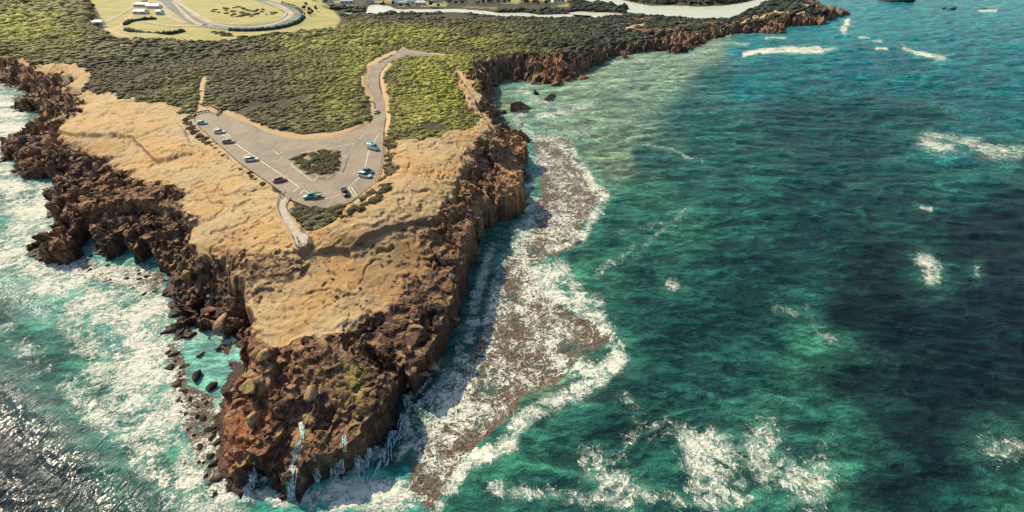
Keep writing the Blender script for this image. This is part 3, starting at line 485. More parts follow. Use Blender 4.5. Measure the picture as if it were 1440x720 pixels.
def sea_material():
    m = N('sea_water'); g = m.geo(); p = g['Position']
    wcol = m.attr('wc'); f = m.rgb(m.attr('wf')); dens0, reef, gli = f[0], f[1], f[2]
    warp = m.noisec(p, .13, 3); pw = m.vadd(p, warp, 9.0); warp2 = m.noisec(p, .55, 3); pw2 = m.vadd(pw, warp2, 2.6); pw3 = m.vadd(pw2, m.noisec(p, 1.8, 2), .8)
    big = m.noise(pw, .10, 6, .65, .5); med = m.noise(pw2, .5, 4, .6, .3)
    dens = m.math('MULTIPLY', dens0, m.step(m.math('ADD', m.math('MULTIPLY', big, .6), m.math('MULTIPLY', med, .4)), .36, .60, .40, 1.3))
    st = m.mapv(pw2, (1.0, .7, 1.0), (0, 0, R(25)))
    def lace(v, sc): return m.math('ABSOLUTE', m.math('SUBTRACT', m.noise(v, sc, 3, .5, .2), .5))
    l1 = lace(st, .22); l2 = lace(st, .62); l3 = lace(pw3, 1.5); vo = m.vor(pw2, .30, 'DISTANCE_TO_EDGE'); vo2 = m.vor(pw3, .85, 'DISTANCE_TO_EDGE')
    d2 = m.math('MULTIPLY', dens, dens)
    def band(x, d, w_): return m.step(x, m.math('MULTIPLY', d, w_), m.math('MULTIPLY', d, w_ * .35))
    F_ = m.math('MAXIMUM', m.math('MAXIMUM', band(l1, dens, .030), band(l2, d2, .052)), m.math('MAXIMUM', band(vo, dens, .085), m.math('MAXIMUM', band(vo2, d2, .15), band(l3, d2, .040))))
    br = m.step(m.math('ADD', m.noise(pw2, .7, 4, .65), m.math('MULTIPLY', dens, .45)), .58, .80)
    F_ = m.math('MULTIPLY', F_, br)
    nr_ = m.math('SUBTRACT', 1.0, m.math('MULTIPLY', reef, .45))
    solid = m.step(m.math('ADD', m.math('MULTIPLY', dens, nr_), m.math('MULTIPLY', m.math('SUBTRACT', m.noise(pw3, .8, 5, .7, .3), .5), 2.6)), 1.12, 1.32)
    F_ = m.math('MAXIMUM', F_, solid)
    F_ = m.math('MULTIPLY', F_, m.step(dens, .12, .3))
    wcap = m.step(m.noise(m.mapv(pw2, (.3, .9, 1), (0, 0, R(8))), .8, 5, .65, .6), .735, .77); F_ = m.math('MAXIMUM', F_, m.math('MULTIPLY', wcap, .7))
    # colour: silt and depth clouds, greener thin crests; wave light and shade painted in, troughs darker
    cl = m.noise(m.mapv(pw, (.6, 1, 1)), .07, 6, .62)
    base = m.mix(m.step(cl, .38, .62, .45, 0), wcol, m.mix(1.0, wcol, (.40, .50, .58), 'MULTIPLY'))
    wv = m.mapv(m.vadd(p, m.noisec(p, .3, 2), 1.6), (.40, 1.0, 1.0), (0, 0, R(-8)))
    b0 = m.noise(wv, .22, 4, .6, .4); b1 = m.noise(wv, .75, 6, .65, .4); b2 = m.noise(m.mapv(p, (.7, 1, 1), (0, 0, R(30))), 2.4, 5, .65, .4)
    crest = m.math('ADD', m.math('MULTIPLY', b0, .5), m.math('MULTIPLY', b1, .5))
    base = m.mix(m.step(crest, .44, .60), m.mix(1.0, base, (.48, .58, .66), 'MULTIPLY'), m.mix(1.0, base, (1.3, 1.6, 1.45), 'MULTIPLY'))
    rn = m.noise(p, 2.0, 6, .75); rc = m.mix(m.step(rn, .42, .6), (.075, .05, .036), (.27, .17, .11)); rc = m.mix(m.step(m.noise(pw, .16, 5, .6), .5, .66, 0, .75), rc, (.05, .13, .11))
    base = m.mix(m.math('MULTIPLY', m.step(m.math('ADD', reef, m.math('MULTIPLY', m.math('SUBTRACT', m.noise(p, .3, 5), .5), 1.0)), .35, .65), .92), base, rc)
    milky = m.mix(m.step(dens, .30, .95, 0, .85), base, m.mix(m.step(med, .42, .6), (.14, .42, .33), (.44, .64, .50))); base = m.mix(m.math('MULTIPLY', m.step(reef, .5, .2), m.math('SUBTRACT', 1.0, gli)), base, milky)
    fc = m.mix(m.step(m.noise(p, 1.6, 4, .7), .35, .65), (.60, .66, .54), (.88, .84, .70))
    col = m.mix(F_, base, fc)
    hgt = m.math('ADD', m.math('MULTIPLY', b0, 2.2), m.math('ADD', m.math('MULTIPLY', b1, 1.3), m.math('ADD', m.math('MULTIPLY', b2, .45), m.math('MULTIPLY', F_, .35))))
    gv = m.mapv(m.vadd(p, m.noisec(p, .5, 3), 1.3), (1.15, .30, 1.0), (0, 0, R(-50)))
    gh = m.math('ADD', m.math('MULTIPLY', m.noise(gv, 1.1, 1.6, .45, .7), 1.5), m.math('MULTIPLY', b2, .03))
    hgt = m.math('ADD', m.math('MULTIPLY', hgt, m.math('SUBTRACT', 1.0, gli)), m.math('MULTIPLY', gh, gli))
    nrm = m.bump(hgt, m.math('SUBTRACT', 1.0, m.math('MULTIPLY', gli, .45)), 1.0)
    rough = m.math('ADD', m.math('SUBTRACT', .20, m.math('MULTIPLY', gli, .04)), m.math('MULTIPLY', F_, .6)); rough = m.math('MAXIMUM', rough, m.math('MULTIPLY', reef, .40))
    m.b.inputs['IOR'].default_value = 1.33
    return m.out(col, rough, nrm, m.math('ADD', m.math('MULTIPLY', gli, .34), m.math('SUBTRACT', .13, m.math('MULTIPLY', F_, .10))))
M_SEA = sea_material()
V = np.stack([X, Y, Z], 1)
V2, F2, A1, A2 = compact(V, grid(nr, nc, keep), wc, np.stack([foam, reef, gl], 1))
sea = mk('sea', V2, F2, M_SEA, attrs={'wc': A1, 'wf': A2}, smooth=True); sea['kind'] = 'structure'
ms = plain('open_sea', (.004, .11, .13), .15, .1, .02)
of = mk('open_sea', [(-9000, -3000, -1.3), (9000, -3000, -1.3), (12000, 14000, -1.3), (-9000, 14000, -1.3)], [[0, 1, 2, 3]], ms); of['kind'] = 'structure'
del V, V2, F2, A1, A2, num, den
#@@OBJECTS
# ------------------------------------------------------------------ flat sheets: car park, road, tracks, river
def sheet(name, poly, z, mat, parent=None):
    Pw = Wn(poly, z); V = [(a, b, z) for a, b in Pw]
    tris = tessellate_polygon([[Vector(v) for v in V]])
    F = []
    for t in tris:
        a, b, c = [Vector(V[i]) for i in t]
        F.append(t if (b - a).cross(c - a).z > 0 else t[::-1])
    o = mk(name, V, F, mat, parent); o['kind'] = 'structure'; return o
def curve(P, n=6):                                   # Catmull-Rom through traced points
    P = [np.array(p, float) for p in P]; P = [2 * P[0] - P[1]] + P + [2 * P[-1] - P[-2]]; o = []
    for i in range(1, len(P) - 2):
        for k in range(n):
            t = k / n; a, b, c, d = P[i - 1:i + 3]
            o.append(tuple(0.5 * ((2 * b) + (c - a) * t + (2 * a - 5 * b + 4 * c - d) * t * t + (3 * b - a - 3 * c + d) * t ** 3)))
    o.append(tuple(P[-2])); return o
def ribbon(name, pts, wd, z, mat, parent=None, wobble=0):
    """strip of width wd metres along world points"""
    pts = [Vector((p[0], p[1], 0)) for p in pts]; V = []; F = []
    for i, p in enumerate(pts):
        d = (pts[min(i + 1, len(pts) - 1)] - pts[max(i - 1, 0)]).normalized(); n = Vector((-d.y, d.x, 0)); k = wd / 2 * (1 + wobble * (random.random() - .5))
        zz = z[i] if hasattr(z, '__len__') else z
        V += [(p.x + n.x * k, p.y + n.y * k, zz), (p.x - n.x * k, p.y - n.y * k, zz)]
        if i: a = 2 * i; F.append((a - 2, a - 1, a + 1, a))
    o = mk(name, V, F, mat, parent); return o
def asphalt():
    m = N('asphalt'); p = m.geo()['Position']
    n1 = m.noise(p, .10, 5, .6); n2 = m.noise(p, 1.3, 5, .7); n3 = m.noise(m.mapv(p, (1.2, .12, 1), (0, 0, R(-38))), .5, 4, .6)
    c = m.mix(m.step(n1, .35, .65), (.22, .185, .13), (.28, .24, .17)); c = m.mix(m.step(n2, .4, .7, 0, .35), c, (.14, .12, .09)); c = m.mix(m.step(n3, .5, .66, 0, .5), c, (.30, .25, .18))
    cr = m.vor(m.vadd(p, m.noisec(p, .6, 3), 1.5), .12, 'DISTANCE_TO_EDGE'); c = m.mix(m.step(cr, .012, .004, 0, .6), c, (.09, .075, .06))
    return m.out(c, .85, m.bump(n2, .2, .05), .25)
M_ASPH = asphalt()
M_PAINT = plain('road_paint', (.62, .56, .43), .7, .25, .8)
LOTC = LOT
carpark = sheet('car_park', LOTC, 18.0, M_ASPH)
ISL = [(408,223),(414,219),(424,216),(437,213),(453,211),(466,210),(477,211),(479,216),(479,228),(476,238),(471,246),(463,251),(455,252),(447,251),(438,247),(424,238),(412,230)]
isl = sheet('verge_island', ISL, 18.12, plain('verge_soil', (.22, .16, .08), .9, .4, .4))
LINES = [[(301,181),(320,194),(340,208),(380,235),(421,263)],[(421,263),(412,270)],[(341,221),(352,214)],[(422,273),(427,267),(436,273)],[(440,278),(452,280),(466,278),(480,272)],[(533,187),(518,213),(513,238)],[(513,243),(490,263),(498,277)],[(494,263),(502,276)],[(423,215),(460,209),(498,201),(482,243),(473,243)],[(498,202),(490,222),(482,243)],[(409,232),(440,255),(445,251)],[(409,232),(413,228)],[(386,213),(391,217),(397,213)],[(505,195),(511,189)],[(481,220),(489,221)],[(303,178),(325,193)]]
for P in [p for L_ in LINES for p in ([L_] if L_[0] in ((301,181),(440,278)) else list(zip(L_, L_[1:])))]:
    Q = [W(a, b, 18) for a, b in P]; o = ribbon('parking_line', Q, .22, 18.006, M_PAINT); o['kind'] = 'structure'
M_TRACK = plain('track_sand', (.13, .145, .12), .95, .2, .03)
M_TRACK2 = plain('pale_track', (.36, .30, .19), .95, .15, .03)
M_RIVER = N('river_water'); _p = M_RIVER.geo()['Position']
M_RIVER = M_RIVER.out(M_RIVER.mix(M_RIVER.noise(_p, .03, 4), (.42, .45, .30), (.52, .52, .38)), .35, None, .3)
sheet('racecourse_track', TRACK_OUT + TRACK_IN[::-1], 12.05, M_TRACK)
def wline(P, z, n=5): return [W(a, b, z) for a, b in curve(P, n)]
for P, wd in (([(250,0),(268,16),(290,29),(315,36),(345,37.5),(378,35),(400,27),(409,19),(396,9),(376,2)],7),([(243,1),(262,22),(278,33),(300,36)],5),([(140,36),(158,26),(180,14),(192,2)],4),([(205,30),(240,36),(270,36),(300,34)],8),([(222,2),(232,14),(238,24),(262,33)],7),([(150,40),(163,48),(190,53),(230,55)],5)):
    o = ribbon('dirt_track', wline(P, 12.1), wd, 12.1, M_TRACK2); o['kind'] = 'structure'
for P in (RIVER1, RIVER2, RIVER3):
    sheet('river', P, 2.8, M_RIVER)

# ------------------------------------------------------------------ coastal scrub (uncountable, one mass)
def ico(sub):
    bm = bmesh.new(); bmesh.ops.create_icosphere(bm, subdivisions=sub, radius=1); bm.verts.ensure_lookup_table()
    V = np.array([v.co[:] for v in bm.verts]); F = np.array([[v.index for v in f.verts] for f in bm.faces]); bm.free(); return V, F
def lumps(sub, n, seed0):
    out = []
    for k in range(n):
        V, F = ico(sub); s = seed0 + k * 7
        r = .72 + .62 * (vn(V[:, 0] * 1.9 + 5, V[:, 1] * 1.9, V[:, 2] * 1.9 + k, s)) + .34 * (vn(V[:, 0] * 4.6, V[:, 1] * 4.6 + 3, V[:, 2] * 4.6, s + 3) - .5)
        V = V * r[:, None]; V[:, 2] = np.where(V[:, 2] < 0, V[:, 2] * .35, V[:, 2]); out.append((V, F))
    return out
def leaf_material(name):
    m = N(name); p = m.geo()['Position']; t = m.attr('tint')
    n1 = m.noise(p, 2.2, 4, .7); n2 = m.noise(p, .7, 4, .6)
    c = m.mix(m.step(n1, .38, .62), m.mix(1.0, t, (.36, .33, .38), 'MULTIPLY'), m.mix(1.0, t, (1.35, 1.3, 1.1), 'MULTIPLY'))
    c = m.mix(m.step(n2, .55, .72, 0, .45), c, (.10, .075, .035))
    return m.out(c, .75, m.bump(m.math('ADD', n1, m.math('MULTIPLY', m.noise(p, 6, 3, .7), .4)), .9, .5), .2)
M_LEAF = leaf_material('scrub_leaves')
def scrub_colour(u, v, x, y, k):
    bright = np.zeros(len(u))
    for (cx, cy, rx, ry, a) in [(30,40,90,34,1.),(500,90,60,60,.75),(430,60,90,18,.55),(610,120,60,60,1.2),(480,150,40,40,.5),(560,52,100,16,.8),(680,62,70,12,.7),(130,150,60,18,.2),(280,150,40,18,.4),(440,110,60,50,.35),(450,230,40,20,.35),(740,75,60,8,.7)]:
        bright = np.maximum(bright, a * np.exp(-((u - cx) / rx) ** 2 - ((v - cy) / ry) ** 2))
    bright = np.clip(bright + (fbm(x / 40, y / 40, o=3, s=91) - .5) * .9, 0, 1)[:, None]
    c = np.array([.13, .122, .052]) * (1 - bright) + np.array([.42, .43, .075]) * bright
    fr = (sst(660, 850, u) * .8 + sst(40, 10, v) * sst(300, 500, u))[:, None]; fr = np.clip(fr, 0, 1)
    c = c * (1 - fr) + np.array([.052, .075, .052]) * fr
    return c * (0.55 + .9 * k)[:, None]
def scatter(spacing, r0, r1, seed):
    q = np.random.default_rng(seed); xs = np.arange(-1250, 640, spacing); ys = np.arange(60, 1130, spacing)
    gx, gy = np.meshgrid(xs, ys); gx = gx.ravel() + q.uniform(-.5, .5, gx.size) * spacing; gy = gy.ravel() + q.uniform(-.5, .5, gy.size) * spacing
    d = np.hypot(gx, gy); dep = gy * CP + CAM_H * SP
    k = (d >= r0) & (d < r1) & (np.abs(gx) < 1.35 * dep); return gx[k], gy[k]
def build_scrub(name, bands):
    VV = []; FF = []; TT = []; off = 0
    for (sp, r0, r1, sub, size, seed) in bands:
        x, y = scatter(sp, r0, r1, seed); h, c = hfun(x, y)
        un = fbm(x / 12, y / 12, o=3, s=93)
        k = (c['scrub'] > .5) & (c['dirt'] < .06) & (c['flat'] < .12) & (c['grass'] < .25) & (c['dT'] > 1.5) & (h > 3.2) & (un > .30 + .17 * sst(800, 900, c['u']) * sst(0, 20, c['v']))
        x, y, h = x[k], y[k], h[k]; u, v = c['u'][k], c['v'][k]
        rr = np.random.default_rng(seed + 1); kk = rr.random(len(x)); col = scrub_colour(u, v, x, y, kk)
        L = lumps(sub, 8, seed); pick = rr.integers(0, 8, len(x)); s = size * (.55 + 1.0 * rr.random(len(x)) ** 2.2) * (0.7 + .6 * un[k]); 
        for j in range(8):
            ii = np.where(pick == j)[0]
            if not len(ii): continue
            Vp, Fp = L[j]; n = len(Vp)
            ang = R(12) + rr.normal(0, .45, len(ii)); ca, sa = np.cos(ang), np.sin(ang); el = 1.25 + .5 * rr.random(len(ii))
            px = Vp[None, :, 0] * (s[ii] * el)[:, None]; py = Vp[None, :, 1] * (s[ii] * .85)[:, None]; pz = Vp[None, :, 2] * (s[ii] * (.50 + .45 * rr.random(len(ii)) ** 2))[:, None]
            vx = px * ca[:, None] - py * sa[:, None] + x[ii][:, None]; vy = px * sa[:, None] + py * ca[:, None] + y[ii][:, None]; vz = pz + h[ii][:, None]
            VV.append(np.stack([vx, vy, vz], 2).reshape(-1, 3).astype(np.float32)); FF.append((Fp[None] + (off + np.arange(len(ii)) * n)[:, None, None]).reshape(-1, 3).astype(np.int32)); off += len(ii) * n
            TT.append(np.repeat(col[ii], n, 0).astype(np.float32))
    o = mk(name, np.concatenate(VV), np.concatenate(FF), M_LEAF, attrs={'tint': np.concatenate(TT)}, smooth=True); o['kind'] = 'stuff'; o['label'] = 'dense wind-swept coastal scrub covering the land behind the cliffs'; o['category'] = 'scrub'
    print('scrub verts', off); return o
build_scrub('coastal_scrub', [(1.55, 0, 250, 2, 1.08, 201), (1.8, 250, 420, 1, 1.3, 202), (3.4, 420, 760, 1, 2.3, 203), (6.0, 760, 1250, 1, 4.0, 204)])

def hz(x, y):
    h, _ = hfun(np.array([x]), np.array([y])); return float(h[0])
def hzs(P):
    P = np.array(P, float); h, _ = hfun(P[:, 0], P[:, 1]); return h
def place_px(px, py, z=16.0, it=6):                  # meet of the sight line with the ground
    for _ in range(it):
        x, y = W(px, py, z); z2 = hz(x, y); z = .5 * z + .5 * max(z2, 0)
    return x, y, z
def place_many(PP, z0=12.0):
    PP = np.array(PP, float); z = np.full(len(PP), z0)
    for _ in range(9):
        Q = Wn(np.column_stack([PP, z])); h, _c = hfun(Q[:, 0], Q[:, 1]); z = .5 * z + .5 * np.maximum(h, 0)
    return Q[:, 0], Q[:, 1], z
def tag(o, label, cat, group=None):
    o['label'] = label; o['category'] = cat
    if group: o['group'] = group
    return o
def empty(name, loc, rz=0):
    o = bpy.data.objects.new(name, None); COL.objects.link(o); o.location = loc; o.rotation_euler = (0, 0, rz); return o
def copy_tree(o, parent=None):
    c = o.copy(); COL.objects.link(c)
    if parent: c.parent = parent
    for ch in [q for q in bpy.data.objects if q.parent is o]: copy_tree(ch, c)
    return c

# ------------------------------------------------------------------ boulders
def rock_proto(name, seed, mat, squash=(1, 1, 1), cuts=15, sub=4):
    q = np.random.default_rng(seed); V, F = ico(sub)
    n = q.normal(size=(cuts, 3)); n /= np.linalg.norm(n, axis=1)[:, None]; d = q.uniform(.55, .90, cuts)
    dots = V @ n.T; r = np.min(np.where(dots > .05, d[None] / np.maximum(dots, .05), 9), axis=1); r = np.minimum(r, 1.3)
    V = V * r[:, None]
    V = V * (1 + .09 * (fbm(V[:, 0] * 2.5 + seed, V[:, 1] * 2.5, V[:, 2] * 2.5, o=4, s=seed) - .5) * 2)[:, None] * np.array(squash)[None]
    o = mk(name, V, F, mat, smooth=False); return o
def boulder_material(name, tint, gold=.5):
    m = N(name); tc = m.n('ShaderNodeTexCoord').outputs['Object']; p = m.geo()['Position']
    n1 = m.noise(tc, 1.2, 5, .6); n2 = m.noise(tc, 4, 6, .7, .4)
    c = m.mix(m.step(n1, .35, .65), tuple(v * .45 for v in tint), tint); c = m.mix(m.step(n2, .50, .66, 0, gold), c, tuple(min(.6, v * 1.9) for v in tint)); c = m.mix(m.step(n2, .42, .34, 0, .7), c, (.03, .02, .017))
    return m.out(c, .88, m.bump(m.math('ADD', n1, m.math('MULTIPLY', n2, .7)), .45, .35), .25)
MB = dict(dark=boulder_material('dark_stone', (.10, .062, .045)), red=boulder_material('red_stone', (.21, .10, .065)), gold=boulder_material('golden_stone', (.42, .27, .11)), wet=boulder_material('wet_stone', (.055, .036, .03), .3), tan=boulder_material('tan_stone', (.30, .19, .11)), grey=boulder_material('grey_stone', (.19, .155, .11)))
PROT = {}
for i in range(7):
    for k, mm in MB.items():
        o = rock_proto('boulder', 300 + i, mm, (1, .8 + .05 * i, .75), sub=3); PROT[(k, i)] = o.data; bpy.data.objects.remove(o)
def boulder(px, py, r, mat, label, group=None, cat='boulder', name='boulder', sink=.25, stretch=(1, 1, 1), rz=None, var=None, tilt=.35, water=False, z=None):
    if z is None:
        x, y, z = place_px(px, py)
    else: x, y = W(px, py, z); z += .12 * r
    me = PROT[(mat, var if var is not None else random.randrange(7))]
    o = bpy.data.objects.new(name, me); COL.objects.link(o)
    o.location = (x, y, z - sink * r + .3 * r); o.scale = [r * s for s in stretch]; o.rotation_euler = (random.uniform(-tilt, tilt), random.uniform(-tilt, tilt), random.uniform(0, 6.28) if rz is None else rz)
    return tag(o, label, cat, group)
def told(label, x, y, z, xs, ys, zs, r, r0, r1):
    a, b = to_image_px(np.array(xs), np.array(ys), np.array(zs)); p, q = to_image_px(x, y, z); n = len(a)
    i = int((a < p).sum() * 3 / n); j = int((b < q).sum() * 3 / n); t = (r - r0) / (r1 - r0 + 1e-6)
    place = ('upper left', 'upper middle', 'upper right', 'left', 'centre', 'right', 'lower left', 'lower middle', 'lower right')[min(j, 2) * 3 + min(i, 2)]
    import re
    label = re.sub(r'\b(small|low|big|large|rounded|fallen|clinging) ', '', label)
    return ('tiny ' if t < .08 else 'smallish ' if t < .3 else 'mid-sized ' if t < .6 else 'large ') + label + ', ' + place + ' of group'
def boulders(polys, n, r0, r1, mats, label, group, name='boulder', cat='boulder', sink=.25, stretch=(1, 1, 1), power=2.2, zfix=None):
    pts = []; P = np.array(polys, float)
    while len(pts) < n:
        a = rng.uniform(P[:, 0].min(), P[:, 0].max(), 200); b = rng.uniform(P[:, 1].min(), P[:, 1].max(), 200); k = inpoly(a, b, P)
        pts += list(zip(a[k], b[k]))
    pts = pts[:n]
    if zfix is None: xs, ys, zs = place_many(pts)
    else:
        Q = Wn(pts, zfix); xs, ys, zs = Q[:, 0], Q[:, 1], np.full(n, zfix)
    for x, y, z in zip(xs, ys, zs):
        r = r0 + (r1 - r0) * random.random() ** power
        o = bpy.data.objects.new(name, PROT[(random.choice(mats), random.randrange(7))]); COL.objects.link(o)
        o.location = (x, y, z + (.3 - sink) * r); s = [random.uniform(.8, 1.3) * r * q for q in stretch]; o.scale = s
        o.rotation_euler = (random.uniform(-.5, .5), random.uniform(-.5, .5), random.uniform(0, 6.28)); tag(o, told(label, x, y, z, xs, ys, zs, r, r0, r1), cat, group)
# named single blocks
boulder(264, 386, 1.7, 'gold', 'pale golden upright block at the top left of the dark boulder heap', stretch=(.8, .8, 1.4), rz=.3)
boulder(279, 400, 2.2, 'grey', 'tall grey-green slab leaning in the upper middle of the boulder heap', stretch=(.8, 1.5, 1), rz=.2)
boulder(300, 414, 1.6, 'grey', 'rounded grey block with a pinkish face on the right of the boulder heap')
boulder(268, 429, 1.6, 'red', 'wedge-shaped reddish block on the left of the boulder heap', stretch=(1.2, .9, 1))
boulder(291, 437, 2.1, 'red', 'large dark red block low in the middle of the boulder heap', stretch=(.9, 1.2, 1))
boulder(309, 458, 2.3, 'tan', 'long tan slab pointing seaward at the foot of the boulder heap', stretch=(.85, 1.5, 1), rz=.25, tilt=.15)
boulder(324, 448, 1.0, 'grey', 'small grey oval stone beside the long tan slab in the dark hollow')
boulder(353, 543, 1.9, 'gold', 'square golden block standing on the red west wall of the point', stretch=(1, 1, 1.1), rz=.1, tilt=.1)
boulder(357, 588, 1.3, 'gold', 'narrow upright golden slab below the square golden block', stretch=(.8, 1.9, 1.4), rz=.05, tilt=.1)
boulder(372, 500, 1.9, 'gold', 'lumpy golden outcrop just above the square golden block', stretch=(1.3, 1.2, .8))
boulder(438, 556, 1.7, 'tan', 'pale triangular block on the brown slope left of the lichen patch', stretch=(1.2, .9, 1))
boulder(399, 566, 1.5, 'red', 'rounded reddish block low on the middle of the brown slope')
boulder(607, 503, 1.5, 'tan', 'flat-topped tan slab at the water edge of the east cliff', stretch=(1.3, .9, .6))
boulder(592, 509, 1.3, 'tan', 'thin tilted tan slab beside the flat-topped slab on the east cliff', stretch=(1.4, .7, .5))
boulder(733, 157, 7.5, 'red', 'large reddish rock standing in the pale water of the cove', name='sea_rock', cat='rock', stretch=(1.5, .9, .9), z=0, rz=.3, tilt=.1)
boulder(704, 160, 4, 'dark', 'dark rock close to the cove shore left of the large reddish rock', name='sea_rock', cat='rock', z=0)
boulder(753, 135, 3.6, 'wet', 'small upright rock in the middle of the cove', name='sea_rock', cat='rock', stretch=(.8, .8, 1.5), z=0)
boulder(773, 141, 5.2, 'red', 'round brown rock at the mouth of the cove in white water', name='sea_rock', cat='rock', z=0, stretch=(1.1, .9, 1))
boulder(821, 112, 4.5, 'red', 'reddish rock just off the cliff point beyond the cove', name='sea_rock', cat='rock', z=0)
boulder(973, 47, 4, 'dark', 'dark rock off the beach at the far bay', name='sea_rock', cat='rock', z=0) if False else None
boulder(1100, 47, 6, 'wet', 'dark rock just off the far headland', name='sea_rock', cat='rock', z=0, stretch=(1.4, .8, .6))
boulder(1266, 3, 24, 'dark', 'large dark islet at the top edge of the sea', name='islet', cat='islet', z=0, stretch=(1.6, 1, .55), rz=.1, tilt=.05)
boulder(1252, 4, 12, 'wet', 'low ledge at the left end of the dark islet', name='islet', cat='islet', z=0, stretch=(1.6, 1, .5), rz=.1, tilt=.05)
boulder(1338, 15, 8, 'wet', 'small dark rock breaking the sea to the right of the islet', name='sea_rock', cat='rock', z=0, stretch=(1.2, .8, .7))
boulder(1326, 14, 5, 'wet', 'tiny rock beside the small dark rock right of the islet', name='sea_rock', cat='rock', z=0)
boulder(1382, 13, 5, 'wet', 'lone little rock awash far out at the upper right', name='sea_rock', cat='rock', z=0, stretch=(1.6, .8, .4))
boulder(277, 531, 1.4, 'wet', 'dark pointed rock standing in the pale aqua pool', name='sea_rock', cat='rock', z=0, stretch=(.8, 1.4, 1.3), rz=.2)
boulder(280, 498, 1.0, 'grey', 'grey slab awash at the back of the aqua pool', name='sea_rock', cat='rock', z=0, stretch=(1.4, .8, .5))
boulder(297, 545, 1.1, 'wet', 'dark rock on the right edge of the aqua pool', name='sea_rock', cat='rock', z=0, stretch=(.9, 1.4, 1))
boulders([(242,380),(262,366),(300,366),(330,392),(322,440),(312,470),(290,460),(250,450),(244,410)], 54, .5, 1.9, ['dark', 'red', 'dark', 'grey'], 'dark broken boulder heaped on the west cliff', 'boulders heaped in the hollow of the west cliff')
boulders([(40,222),(104,210),(135,228),(130,262),(150,290),(80,300),(88,262),(35,240)], 45, .5, 1.9, ['dark', 'dark', 'red', 'tan'], 'rough brown rock on the western foreland', 'rocks strewn over the western foreland')
boulders([(22,190),(48,184),(76,196),(70,214),(30,216),(12,212)], 12, 1.5, 3.2, ['tan', 'dark', 'red'], 'rounded brown rock on the western shore', 'large rounded rocks on the western shore', power=1)
boulders([(330,500),(395,500),(450,520),(470,560),(430,600),(350,600),(325,640),(330,560)], 18, .4, 1.3, ['red', 'red', 'tan', 'dark'], 'reddish brown block in the west wall', 'blocks lodged in the point')
boulders([(440,480),(560,470),(600,470),(570,530),(540,560),(460,600),(440,540)], 24, .3, 1.0, ['dark', 'tan', 'red', 'grey'], 'brown block on the slope above water', 'blocks scattered on the seaward slope')
boulders([(585,492),(612,482),(614,510),(600,530),(582,520)], 16, .4, 1.2, ['tan', 'tan', 'red'], 'tan slab broken off at the east cliff edge', 'slabs at the east cliff edge', stretch=(1.3, .8, .5))
boulders([(600,400),(650,370),(660,330),(690,300),(650,400),(630,460),(600,470)], 14, .4, 1.3, ['dark', 'tan', 'grey'], 'brown block on the shaded east slope', 'blocks on the east slope')
boulders([(236,480),(262,500),(262,540),(300,560),(305,600),(308,660),(312,700),(300,700),(285,660),(262,610),(250,570),(236,530)], 46, .4, 1.3, ['wet', 'wet', 'dark'], 'wet rock in foam below the west wall', 'wet rocks awash below the west wall', name='sea_rock', cat='rock', zfix=0, sink=.5)
boulders([(60,350),(100,345),(150,372),(230,372),(234,400),(210,416),(150,395),(80,372)], 26, .5, 1.4, ['wet', 'dark'], 'wet rock in the foamy west inlet', 'wet rocks awash in the west inlet', name='sea_rock', cat='rock', zfix=0, sink=.55)
boulders([(330,340),(380,345),(440,350),(560,340),(600,370),(560,430),(500,440),(420,400),(350,400)], 60, .15, .6, ['tan', 'gold', 'dark'], 'loose stone on the sand below the lookout', 'loose stones on the sandy slope', name='stone', cat='stone')
boulders([(760,84),(798,84),(806,100),(794,116),(768,116)], 26, .8, 2.4, ['red', 'tan'], 'reddish rubble block beyond the cove', 'rubble blocks beyond the cove', name='rubble_block')
boulders([(572,660),(592,640),(600,700),(590,718),(572,695)], 14, .3, 1.0, ['wet', 'dark'], 'dark rock at the near reef end', 'rocks at the near end of the reef', name='sea_rock', cat='rock', zfix=0, sink=.45)
boulders([(692,122),(717,112),(745,114),(767,117),(793,114),(812,106),(826,98),(858,82),(854,76),(820,92),(800,104),(740,106),(700,112)], 50, 1.0, 3.2, ['dark', 'wet', 'red', 'tan'], 'fallen rock at the cove cliff foot', 'fallen rocks at the foot of the cove cliff', name='shore_rock', cat='rock')
boulders([(856,84),(893,77),(947,77),(969,73),(996,59),(1031,50),(1093,50),(1107,40),(1156,37),(1156,28),(1107,32),(1080,42),(1020,44),(980,56),(900,68),(860,72)], 60, 1.5, 4.6, ['dark', 'wet', 'red', 'dark'], 'dark rock along the far bay shore', 'rocks along the shore of the far bay', name='shore_rock', cat='rock')
boulders([(1150,14),(1196,16),(1194,23),(1170,28),(1150,20)], 14, 1.5, 4, ['wet', 'dark'], 'dark rock at the far headland tip', 'rocks at the tip of the far headland', name='sea_rock', cat='rock', zfix=0, sink=.2)
boulders([(690,120),(700,135),(692,160),(712,190),(700,180),(684,150)], 16, .7, 2.0, ['dark', 'wet', 'tan'], 'dark rock on the cove’s west side', 'fallen rocks along the cove shore', zfix=0.2, sink=.2)

